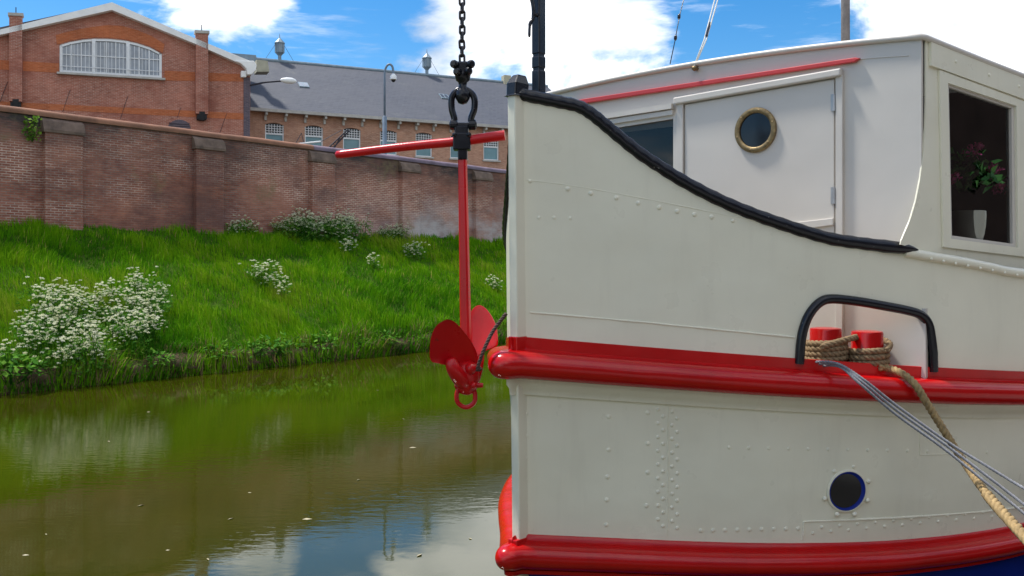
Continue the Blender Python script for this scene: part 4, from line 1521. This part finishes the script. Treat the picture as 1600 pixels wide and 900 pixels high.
# roof hatch and parapet beside the gable
MB().prism([P(*p, 56.5) for p in [(362, 83), (400, 86), (404, 104), (372, 104)]], nG, -1.5, 0).build('roof_hatch', M['zinc'], wing)
MB().prism([P(*p, 55.5) for p in [(401, 93), (418, 95), (421, 112), (401, 112)]], nG, -1.0, 0).build('parapet', M['beige'], wing)

# --- things standing just behind the wall
YP = 42.0
pb = P(601, HY, YP)
cctv = thing('camera_pole', V((pb.x, pb.y, .9)), 'tall blue-grey pole with a curved top and white dome camera behind the wall', 'camera pole')
zt_ = lambda y: (HY - y) / F * YP
MB().tube([V((pb.x, pb.y, .9)), V((pb.x, pb.y, zt_(183))), V((pb.x, pb.y, zt_(181)))], [.105, .105, .06], 12).build('lower_pole', M['pole_blue'], cctv, smooth=True, auto=50)
MB().tube([V((pb.x, pb.y, zt_(183)))] + spline([P(601, 125, YP), P(601.5, 111, YP), P(604.5, 103, YP), P(609, 100.5, YP), P(613, 104, YP), P(614.5, 112, YP), P(614.7, 116, YP)], 5), .052, 10).build('curved_arm', M['pole_blue'], cctv, smooth=True)
dc = P(614.7, 127.5, YP)
MB().lathe(dc, (0, 0, 1), [(.08, .10), (.10, .155), (.26, .15), (.34, .08), (.37, .05)], 16).build('camera_housing', M['lamp_white'], cctv, smooth=True, auto=40)
MB().lathe(dc, (0, 0, 1), [(-.03, .02), (.0, .07), (.05, .10), (.085, .11)], 14).build('dome', M['dark'], cctv, smooth=True)
fl = thing('flood_light', P(478, 231, 28.6), 'slim pale floodlight bar on a wire bracket just above the coping', 'lamp')
MB().prism([P(461, 226.5, 28.6), P(500, 222.5, 28.6), P(500, 220, 28.6), P(461, 224, 28.6)], nW, -.04, .08).build('housing', M['lamp_white'], fl, bevel=.02)
mb = MB().tube([P(475, 225, 28.6), P(476, 236, 28.6)], .022, 5).tube([P(475, 224, 28.6), P(471, 208, 28.6)], .012, 4).tube([P(471, 208, 28.6), P(462, 224, 28.6)], .012, 4)
MB().tube([P(500, 222, 28.6), P(534, 203, 29)], .012, 4).build('stay_wire', M['black_iron'], fl)
mb.build('bracket', M['black_iron'], fl)
lt = thing('lattice_boom', P(513, 232, 31), 'dark lattice boom leaning up to the right behind the wall beneath the windows', 'boom')
mb = MB()
A_, B_ = P(508, 240, 31), P(545, 203, 31)
u_ = (B_ - A_).normalized(); n_ = V((-u_.z, 0, u_.x))
for k in (-1, 1): mb.tube([A_ + n_ * .065 * k, B_ + n_ * .035 * k], .025, 5)
for k in range(12):
    f = k / 12
    mb.tube([A_.lerp(B_, f) + n_ * .065 * (1 if k % 2 else -1), A_.lerp(B_, f + 1 / 12) - n_ * .065 * (1 if k % 2 else -1)], .012, 4)
mb.tube([P(520, 236, 31), P(531, 216, 31)], .022, 5)
mb.build('truss', M['black_iron'], lt)

# ================================================================== vegetation on the bank


def bank_hit(px, py):
    tt = (px - CX) / F
    best = None
    for q in np.linspace(.1, QW - .2, 160):
        p0 = W0 + Nd * q
        s = -(p0.x - tt * p0.y) / (Cd.x - tt * Cd.y)
        p = bankpt(s, q)
        y = HY - F * p.z / p.y
        e = abs(y - py)
        if best is None or e < best[0]: best = (e, p, s, q)
    return best[1]


def parsley(name, nst, h, spread, nleaf, seed):
    random.seed(seed)
    o = thing(name, (0, 0, 0), 'x', 'wild flower')
    st, L, U, HEADS = MB(), [], [], []
    up = V((0, 0, 1))
    for k in range(nst):
        a = random.uniform(0, 6.28)
        r = spread * random.random() ** .6
        base = V((math.cos(a) * r * .5, math.sin(a) * r * .5, -.05))
        hh = h * random.uniform(.62, 1.05)
        tip = V((math.cos(a) * r, math.sin(a) * r, hh))
        mid = base.lerp(tip, .5) + V((0, 0, hh * .08))
        st.tube([base, mid, tip], [.007, .005, .003], 4)
        heads = [tip]
        for b in range(random.randint(3, 6)):
            f = random.uniform(.35, .85)
            j = base.lerp(tip, f)
            t2 = j + V((random.gauss(0, .14), random.gauss(0, .14), hh * random.uniform(.06, .26)))
            st.tube([j, t2], [.004, .0025], 3)
            heads.append(t2)
        for hd in heads:
            R0 = random.uniform(.022, .050)
            tone = random.gauss(.5, .22)
            n0u = len(U)
            for u in range(random.randint(9, 16)):
                aa = random.uniform(0, 6.28); rr = R0 * random.random() ** .5
                c = hd + V((math.cos(aa) * rr, math.sin(aa) * rr, .02 - rr * rr * 9 + random.uniform(-.010, .010)))
                for g in range(4):
                    a1 = (up * .8 + rdir(-1)).normalized()
                    ax = a1.orthogonal().normalized()
                    ax = Matrix.Rotation(random.uniform(0, 6.28), 3, a1) @ ax
                    c1 = c + V((random.gauss(0, .008), random.gauss(0, .008), random.gauss(0, .006)))
                    U.append((c1 - ax * .008, ax, a1.cross(ax), .016, .008, min(1, max(0, tone + random.gauss(0, .12)))))
            HEADS.append(U[n0u:])
    for k in range(nleaf):
        a = random.uniform(0, 6.28); r = spread * 1.1 * random.random() ** .5
        c = V((math.cos(a) * r, math.sin(a) * r, random.uniform(.02, h * .72)))
        d = rdir(-.1)
        for g in range(5):
            dd = (d + rdir(-1) * .6).normalized()
            s = dd.orthogonal().normalized()
            L.append((c + rdir(-1) * .05, dd, s, random.uniform(.05, .11), random.uniform(.012, .022), random.random()))
    st.build('stems', M['leaf'], o)
    leafmesh('leaves', M['leaf'], o, L)
    if nst < 6:
        for u in HEADS: leafmesh('flower_head', M['umbel'], o, u)
    else:
        leafmesh('flower_heads', M['umbel'], o, U)
    return o


protos = [parsley('cow_parsley', 15, .95, .40, 90, 11), parsley('cow_parsley', 12, .85, .36, 80, 12), parsley('cow_parsley', 17, 1.05, .44, 95, 13), parsley('cow_parsley', 13, .98, .46, 85, 16)]
small = [parsley('cow_parsley', 5, .7, .26, 40, 14), parsley('cow_parsley', 4, .6, .22, 30, 15)]
used = set()


def plant(kind, px, py, sc, label, group):
    o = kind[random.randrange(len(kind))]
    p = bank_hit(px, py)
    if o.name in used:
        o = dup(o)
    used.add(o.name)
    o.location = p - V((0, 0, .03)); o.rotation_euler = (0, 0, random.uniform(0, 6.28)); o.scale = (sc, sc, sc)
    o['label'] = label
    if group: o['group'] = group
    elif 'group' in o: del o['group']


random.seed(5)
spots = [(60, 570), (70, 530), (90, 590), (95, 545), (110, 515), (120, 565), (125, 530), (140, 498), (150, 545), (160, 580), (165, 515), (180, 548), (185, 490), (200, 525), (205, 555),
         (215, 500), (230, 535), (240, 510), (60, 500), (100, 490), (248, 488), (50, 545), (135, 600), (222, 478)]
for px, py in spots:
    plant(protos, px, py - 4, random.uniform(.62, .86), 'cow parsley in the big white clump above the water at the left', 'cow parsley of the big clump by the water')
for px, py in [(440, 366), (455, 372), (468, 366), (480, 371), (492, 375), (503, 368), (514, 372), (525, 377), (537, 371), (548, 378), (560, 374), (470, 378), (500, 381), (530, 383)]:
    plant(protos, px, py, random.uniform(.72, 1.0), 'cow parsley in the long white drift against the foot of the wall', 'cow parsley along the wall foot')
for px, py in [(600, 372), (614, 369), (627, 371), (606, 377)]:
    plant(protos, px, py, random.uniform(.52, .7), 'cow parsley in the short drift by the buttress right of the long white drift', 'cow parsley by the buttress')
for px, py in [(362, 362), (378, 364), (392, 365), (372, 369)]:
    plant(small, px, py, random.uniform(.75, .95), 'thin cow parsley at the wall foot left of the long white drift', 'thin cow parsley at the wall foot')
for px, py in [(398, 440), (412, 448), (425, 456), (438, 452), (420, 436), (445, 468)]:
    plant(small, px, py, random.uniform(.7, .92), 'cow parsley in the loose patch halfway up the bank', 'cow parsley halfway up the bank')
for px, py in [(538, 398), (545, 394)]:
    plant(small, px, py, .85, 'cow parsley just below the long white drift', 'cow parsley below the drift')
for px, py in [(636, 404), (646, 400), (655, 406)]:
    plant(small, px, py, .85, 'cow parsley in the small patch between the buttress and the anchor shank', 'cow parsley near the anchor shank')
plant(small, 585, 420, .85, 'lone low cow parsley in open grass, left of the patch near the anchor shank', None)
for px, py in [(768, 452), (778, 458)]:
    plant(small, px, py, .85, 'cow parsley half hidden beside the stem of the barge', 'cow parsley beside the barge stem')
plant(small, 8, 575, .9, 'small cow parsley at the left edge just left of the big clump', None)


def weedplant(n, r, h, ls, seed):
    random.seed(seed)
    o = thing('leafy_weed', (0, 0, 0), 'x', 'weed', 'broad-leaved weeds at the water edge')
    L, st = [], MB()
    for k in range(n):
        a = random.uniform(0, 6.28); q = r * random.random() ** .5
        c = V((math.cos(a) * q, math.sin(a) * q, h * random.uniform(.25, 1) * (1 - .5 * (q / r) ** 2)))
        d = (V((math.cos(a), math.sin(a), random.uniform(-.3, .6))) + rdir(-1) * .6).normalized()
        s = d.cross(V((0, 0, 1))).normalized()
        L.append((c, d, s, ls * random.uniform(.7, 1.3), ls * random.uniform(.28, .42), random.random()))
        if k % 4 == 0: st.tube([V((c.x * .3, c.y * .3, -.05)), c], [.008, .004], 4)
    leafmesh('leaves', M['leaf'], o, L)
    st.build('stems', M['leaf'], o)
    return o


wp = [weedplant(110, .42, .55, .13, 21), weedplant(90, .35, .42, .11, 22)]
WD = [((18, 606), 1.05, 'dark leafy weed overhanging the water at the far left edge'), ((48, 588), .9, 'leafy weed on the water edge right of the far left one'),
      ((338, 562), .8, 'leafy weed at the water edge midway between the white clump and the bright weeds'), ((392, 560), .95, 'leafy weed, leftmost of the bright trio on the water edge'),
      ((424, 558), .9, 'leafy weed in the middle of the bright trio on the water edge'), ((448, 548), 1.0, 'leafy weed, rightmost of the bright trio on the water edge'),
      ((500, 547), .9, 'leafy weed on the water edge below the red stock tip'), ((560, 542), .8, 'leafy weed on the water edge right of the stock tip'),
      ((604, 538), .7, 'leafy weed at the water edge just left of the anchor flukes'), ((655, 532), .7, 'leafy weed at the water edge right behind the left fluke'),
      ((245, 590), .75, 'leafy weed on the water edge under the right end of the big white clump')]
for i, (p, sc, lab) in enumerate(WD):
    o = wp[i] if i < 2 else dup(wp[i % 2])
    o.location = bank_hit(*p) - V((0, 0, .02)); o.scale = (sc,) * 3; o.rotation_euler = (0, 0, i * 1.3); o['label'] = lab

# --- grass
def grass(name, n, srange, qrange, mat, hl, wl_, seed, dens=None, tint0=0.0, droop=.5):
    g = np.random.default_rng(seed)
    s = g.uniform(*srange, n); q = g.uniform(*qrange, n)
    base = np.array(W0)[None, :2] + s[:, None] * np.array(Cd)[None, :2] + q[:, None] * np.array(Nd)[None, :2]
    px = base[:, 0] / base[:, 1] * F + CX
    keep = (px > -260) & (px < 1050) & (g.random(n) < np.clip(17.0 / base[:, 1], .25, 1.0) ** 1.2)
    s, q, base = s[keep], q[keep], base[keep]
    n = len(s)
    z = np.array([bank_z(a, b) for a, b in zip(s, q)])
    if qrange[0] < 0: z = z - np.where(q < .2, g.random(n) * .22, 0)
    cl = np.array([mnoise.noise(V((a * .9, b * 1.2, 9.1))) for a, b in zip(s, q)])
    cl2 = np.array([mnoise.noise(V((a * .28, b * .45, 3.7))) for a, b in zip(s, q)])
    cl3 = np.array([mnoise.noise(V((a * 2.3, b * 2.6, 6.6))) for a, b in zip(s, q)])
    h = (hl[0] + (hl[1] - hl[0]) * g.random(n)) * np.clip(.95 + cl * .7 + cl3 * .6, .45, 1.9)
    h *= np.where(q < 2.0, 1.45 - .2 * q, 1.0)
    ang = g.uniform(0, 2 * np.pi, n) + 0
    wind = 2.2 + cl2 * 2.5
    lean = g.uniform(.1, droop, n) * h
    lx, ly = np.cos(ang) * lean * .6 + np.cos(wind) * lean * .7, np.sin(ang) * lean * .6 + np.sin(wind) * lean * .7
    w = g.uniform(*wl_, n) * np.clip(base[:, 1] / 20, .8, 1.6)
    sa = g.uniform(0, np.pi, n)
    sx, sy = np.cos(sa) * w, np.sin(sa) * w
    v = np.zeros((n, 5, 3), np.float32)
    b3 = np.stack([base[:, 0], base[:, 1], z - .03], 1)
    sd = np.stack([sx, sy, np.zeros(n)], 1)
    v[:, 0] = b3 - sd; v[:, 1] = b3 + sd
    md = b3 + np.stack([lx * .35, ly * .35, h * .62], 1)
    v[:, 2] = md + sd * .75; v[:, 3] = md - sd * .75
    v[:, 4] = b3 + np.stack([lx, ly, h * (1 - .28 * (lean / h) ** 2)], 1)
    me = bpy.data.meshes.new(name)
    me.vertices.add(n * 5); me.vertices.foreach_set('co', v.ravel())
    i0 = np.arange(n) * 5
    li = np.stack([i0, i0 + 1, i0 + 2, i0 + 3, i0 + 3, i0 + 2, i0 + 4], 1).astype(np.int32)
    me.loops.add(n * 7); me.loops.foreach_set('vertex_index', li.ravel())
    me.polygons.add(n * 2)
    l0 = np.arange(n) * 7
    me.polygons.foreach_set('loop_start', np.stack([l0, l0 + 4], 1).astype(np.int32).ravel())
    me.update(calc_edges=True)
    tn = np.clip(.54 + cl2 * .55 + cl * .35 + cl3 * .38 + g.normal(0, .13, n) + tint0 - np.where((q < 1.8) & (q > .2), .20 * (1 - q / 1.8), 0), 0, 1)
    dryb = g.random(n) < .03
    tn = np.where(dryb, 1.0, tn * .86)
    at = me.attributes.new('tint', 'FLOAT', 'POINT')
    at.data.foreach_set('value', np.repeat(tn, 5).astype(np.float32))
    me.materials.append(mat)
    o = bpy.data.objects.new(name, me); COL.objects.link(o)
    return o


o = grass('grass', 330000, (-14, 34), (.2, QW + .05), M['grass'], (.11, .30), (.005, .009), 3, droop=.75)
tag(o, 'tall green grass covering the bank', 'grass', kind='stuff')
o = grass('dry_grass', 34000, (-14, 34), (-.06, .4), M['dry'], (.10, .30), (.006, .011), 4, droop=1.5)
tag(o, 'dry straw coloured grass along the water edge', 'grass', kind='stuff')

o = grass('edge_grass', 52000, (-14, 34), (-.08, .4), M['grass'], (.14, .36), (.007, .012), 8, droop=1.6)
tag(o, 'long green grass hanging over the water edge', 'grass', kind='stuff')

# --- leaves drifting on the canal
LV = [(40, 868), (72, 835), (220, 790), (262, 860), (325, 874), (360, 811), (390, 770), (590, 610), (560, 750), (645, 700), (735, 842), (655, 868), (480, 812), (630, 655), (505, 620), (232, 644), (170, 690)]
first = None
for i, (px, py) in enumerate(LV):
    Y = -WATER * F / (py - HY)
    p = P(px, py, Y)
    if first is None:
        mb = MB().add([V((-.05, 0, .004)), V((-.01, .02, .012)), V((.05, .004, .006)), V((.0, -.018, .004)), V((0, 0, .002))], [(0, 1, 4), (1, 2, 4), (2, 3, 4), (3, 0, 4)])
        o = mb.build('floating_leaf', M['fallen']); first = o
    else:
        o = first.copy(); COL.objects.link(o)
    o.location = p; o.rotation_euler = (0, 0, i * 2.1); o.scale = (random.uniform(.35, .9),) * 3
    tag(o, 'small pale leaf drifting on the open canal water', 'leaf', 'leaves drifting on the canal')

# ================================================================== sky, sun, camera
SUN_AZ_DIR = V((-.92, .39, 0)).normalized()
EL = R(63)
w = bpy.data.worlds.new('World'); SC.world = w
w.use_nodes = True
nt = w.node_tree
nt.nodes.clear()
N = lambda typ, **k: (lambda x: ([setattr(x, a, b) for a, b in k.items()], x)[1])(nt.nodes.new(typ))
Lk = nt.links.new
out = N('ShaderNodeOutputWorld')
sky = N('ShaderNodeTexSky', sky_type='NISHITA')
sky.sun_disc = False
sky.sun_elevation = EL
sky.sun_rotation = math.atan2(SUN_AZ_DIR.x, SUN_AZ_DIR.y)
sky.air_density, sky.dust_density, sky.ozone_density = 1.0, .4, 2.5
hs = N('ShaderNodeHueSaturation'); hs.inputs['Saturation'].default_value = 1.45; hs.inputs['Value'].default_value = 1.0
Lk(sky.outputs[0], hs.inputs['Color'])
bg1 = N('ShaderNodeBackground'); bg1.inputs[1].default_value = .10
Lk(hs.outputs[0], bg1.inputs[0])
tc = N('ShaderNodeTexCoord')
mp_ = N('ShaderNodeMapping'); mp_.inputs['Scale'].default_value = (1, 1, 1.9)
Lk(tc.outputs['Generated'], mp_.inputs[0])
n1 = N('ShaderNodeTexNoise'); n1.inputs['Scale'].default_value = 4.2; n1.inputs['Detail'].default_value = 9; n1.inputs['Roughness'].default_value = .58; n1.inputs['Distortion'].default_value = .3
Lk(mp_.outputs[0], n1.inputs['Vector'])


def M_(op, a, b=None, c=None):
    x = N('ShaderNodeMath', operation=op)
    for i, v_ in enumerate((a, b, c)):
        if v_ is None: continue
        if hasattr(v_, 'is_linked'): Lk(v_, x.inputs[i])
        else: x.inputs[i].default_value = v_
    return x.outputs[0]


# cloud banks by compass direction and height: (direction through px,py; angular radius; weight)
BL = [((760, 30), .135, .46), ((880, 10), .09, .36), ((655, 92), .10, .42), ((905, 108), .085, .16), ((1010, 92), .05, .22),
      ((400, 0), .09, .36), ((330, 30), .07, .30), ((505, 30), .03, .22), ((240, 80), .06, .12), ((1500, 30), .17, .75), ((1640, 90), .14, .5), ((1400, 60), .05, .2),
      ((130, 30), .13, -.55), ((560, 70), .08, -.22), ((500, 75), .07, -.35), ((1180, 40), .11, -.55), ((1050, 25), .05, -.2), ((1270, 20), .045, -.25), ((30, 40), .10, -.4),
      ((720, -120), .14, .45), ((520, -75), .06, -.45), ((400, -60), .09, .35), ((600, -50), .05, .1),
      (((0, -1, .35), None), 1.35, .55), (((.9, -.2, .5), None), .9, .35), (((0, -.1, 1), None), 1.0, .35)]  # unseen cloud banks added to whiten the ambient light
tot = None
for (px, py), rad_, wt in BL:
    d = V(((px - CX) / F, 1, (HY - py) / F)).normalized() if py is not None else V(px).normalized()
    vd = N('ShaderNodeVectorMath', operation='DISTANCE'); Lk(tc.outputs['Generated'], vd.inputs[0]); vd.inputs[1].default_value = d
    mr = N('ShaderNodeMapRange', interpolation_type='SMOOTHERSTEP')
    Lk(vd.outputs['Value'], mr.inputs[0])
    mr.inputs[1].default_value, mr.inputs[2].default_value, mr.inputs[3].default_value, mr.inputs[4].default_value = 0, rad_, wt, 0
    tot = mr.outputs[0] if tot is None else M_('ADD', tot, mr.outputs[0])
fld = M_('ADD', M_('MULTIPLY', M_('SUBTRACT', n1.outputs[0], .5), 4.3), tot)
cr_ = N('ShaderNodeMapRange', interpolation_type='SMOOTHSTEP'); Lk(fld, cr_.inputs[0]); cr_.inputs[1].default_value, cr_.inputs[2].default_value = .10, .66
# thin streaks
mp2 = N('ShaderNodeMapping'); mp2.inputs['Scale'].default_value = (2.2, 2.2, 16); mp2.inputs['Rotation'].default_value = (.0, .12, .0)
Lk(tc.outputs['Generated'], mp2.inputs[0])
n2 = N('ShaderNodeTexNoise'); n2.inputs['Scale'].default_value = 3.0; n2.inputs['Detail'].default_value = 7; n2.inputs['Roughness'].default_value = .6
Lk(mp2.outputs[0], n2.inputs['Vector'])
cs_ = N('ShaderNodeMapRange', interpolation_type='SMOOTHSTEP'); Lk(n2.outputs[0], cs_.inputs[0]); cs_.inputs[1].default_value, cs_.inputs[2].default_value, cs_.inputs[4].default_value = .52, .74, .40
cov = M_('MAXIMUM', cr_.outputs[0], cs_.outputs[0])
# cloud shade: thick middles greyer, edges bright
n3 = N('ShaderNodeTexNoise'); n3.inputs['Scale'].default_value = 6.5; n3.inputs['Detail'].default_value = 6
Lk(mp_.outputs[0], n3.inputs['Vector'])
gd = N('ShaderNodeVectorMath', operation='DISTANCE'); Lk(tc.outputs['Generated'], gd.inputs[0]); gd.inputs[1].default_value = V(((650 - CX) / F, 1, (HY - 100) / F)).normalized()
gm = N('ShaderNodeMapRange', interpolation_type='SMOOTHSTEP'); Lk(gd.outputs['Value'], gm.inputs[0])
gm.inputs[1].default_value, gm.inputs[2].default_value, gm.inputs[3].default_value, gm.inputs[4].default_value = .02, .13, .62, 0
sh = N('ShaderNodeMapRange'); Lk(n3.outputs[0], sh.inputs[0]); sh.inputs[1].default_value, sh.inputs[2].default_value, sh.inputs[3].default_value, sh.inputs[4].default_value = .36, .60, .30, 1.0
shade = M_('SUBTRACT', sh.outputs[0], gm.outputs[0])
cm = N('ShaderNodeMix', data_type='RGBA'); Lk(shade, cm.inputs[0])
cm.inputs[6].default_value = (.34, .40, .48, 1); cm.inputs[7].default_value = (1.0, 1.0, 1.0, 1)
bg2 = N('ShaderNodeBackground'); bg2.inputs[1].default_value = 1.15
Lk(cm.outputs[2], bg2.inputs[0])
ms = N('ShaderNodeMixShader'); Lk(cov, ms.inputs[0]); Lk(bg1.outputs[0], ms.inputs[1]); Lk(bg2.outputs[0], ms.inputs[2])
Lk(ms.outputs[0], out.inputs[0])

sun = bpy.data.lights.new('sun', 'SUN')
sun.energy = 3.4
sun.angle = R(6)
sun.color = (1, .955, .89)
so = bpy.data.objects.new('sun', sun); COL.objects.link(so)
sd_ = V((SUN_AZ_DIR.x * math.cos(EL), SUN_AZ_DIR.y * math.cos(EL), math.sin(EL)))
so.rotation_euler = (-sd_).to_track_quat('-Z', 'Y').to_euler()
so.location = (-10, 0, 20)

cam = bpy.data.cameras.new('camera')
cam.sensor_width = 36
cam.lens = 36 * F / 1600
cam.shift_y = -35 / 1600
cam.clip_start, cam.clip_end = .05, 2000
co = bpy.data.objects.new('camera', cam); COL.objects.link(co)
co.location = (0, 0, 0)
co.rotation_euler = (R(90), 0, 0)
SC.camera = co

SC.view_settings.view_transform = 'Standard'
SC.view_settings.look = 'None'
SC.view_settings.exposure = 0.70
SC.view_settings.gamma = 1
SC.view_settings.use_curve_mapping = False
SC.render.engine = 'CYCLES'
SC.cycles.use_denoising = True
SC.cycles.max_bounces = 8
SC.cycles.transparent_max_bounces = 8
SC.cycles.caustics_reflective = False
SC.cycles.caustics_refractive = False
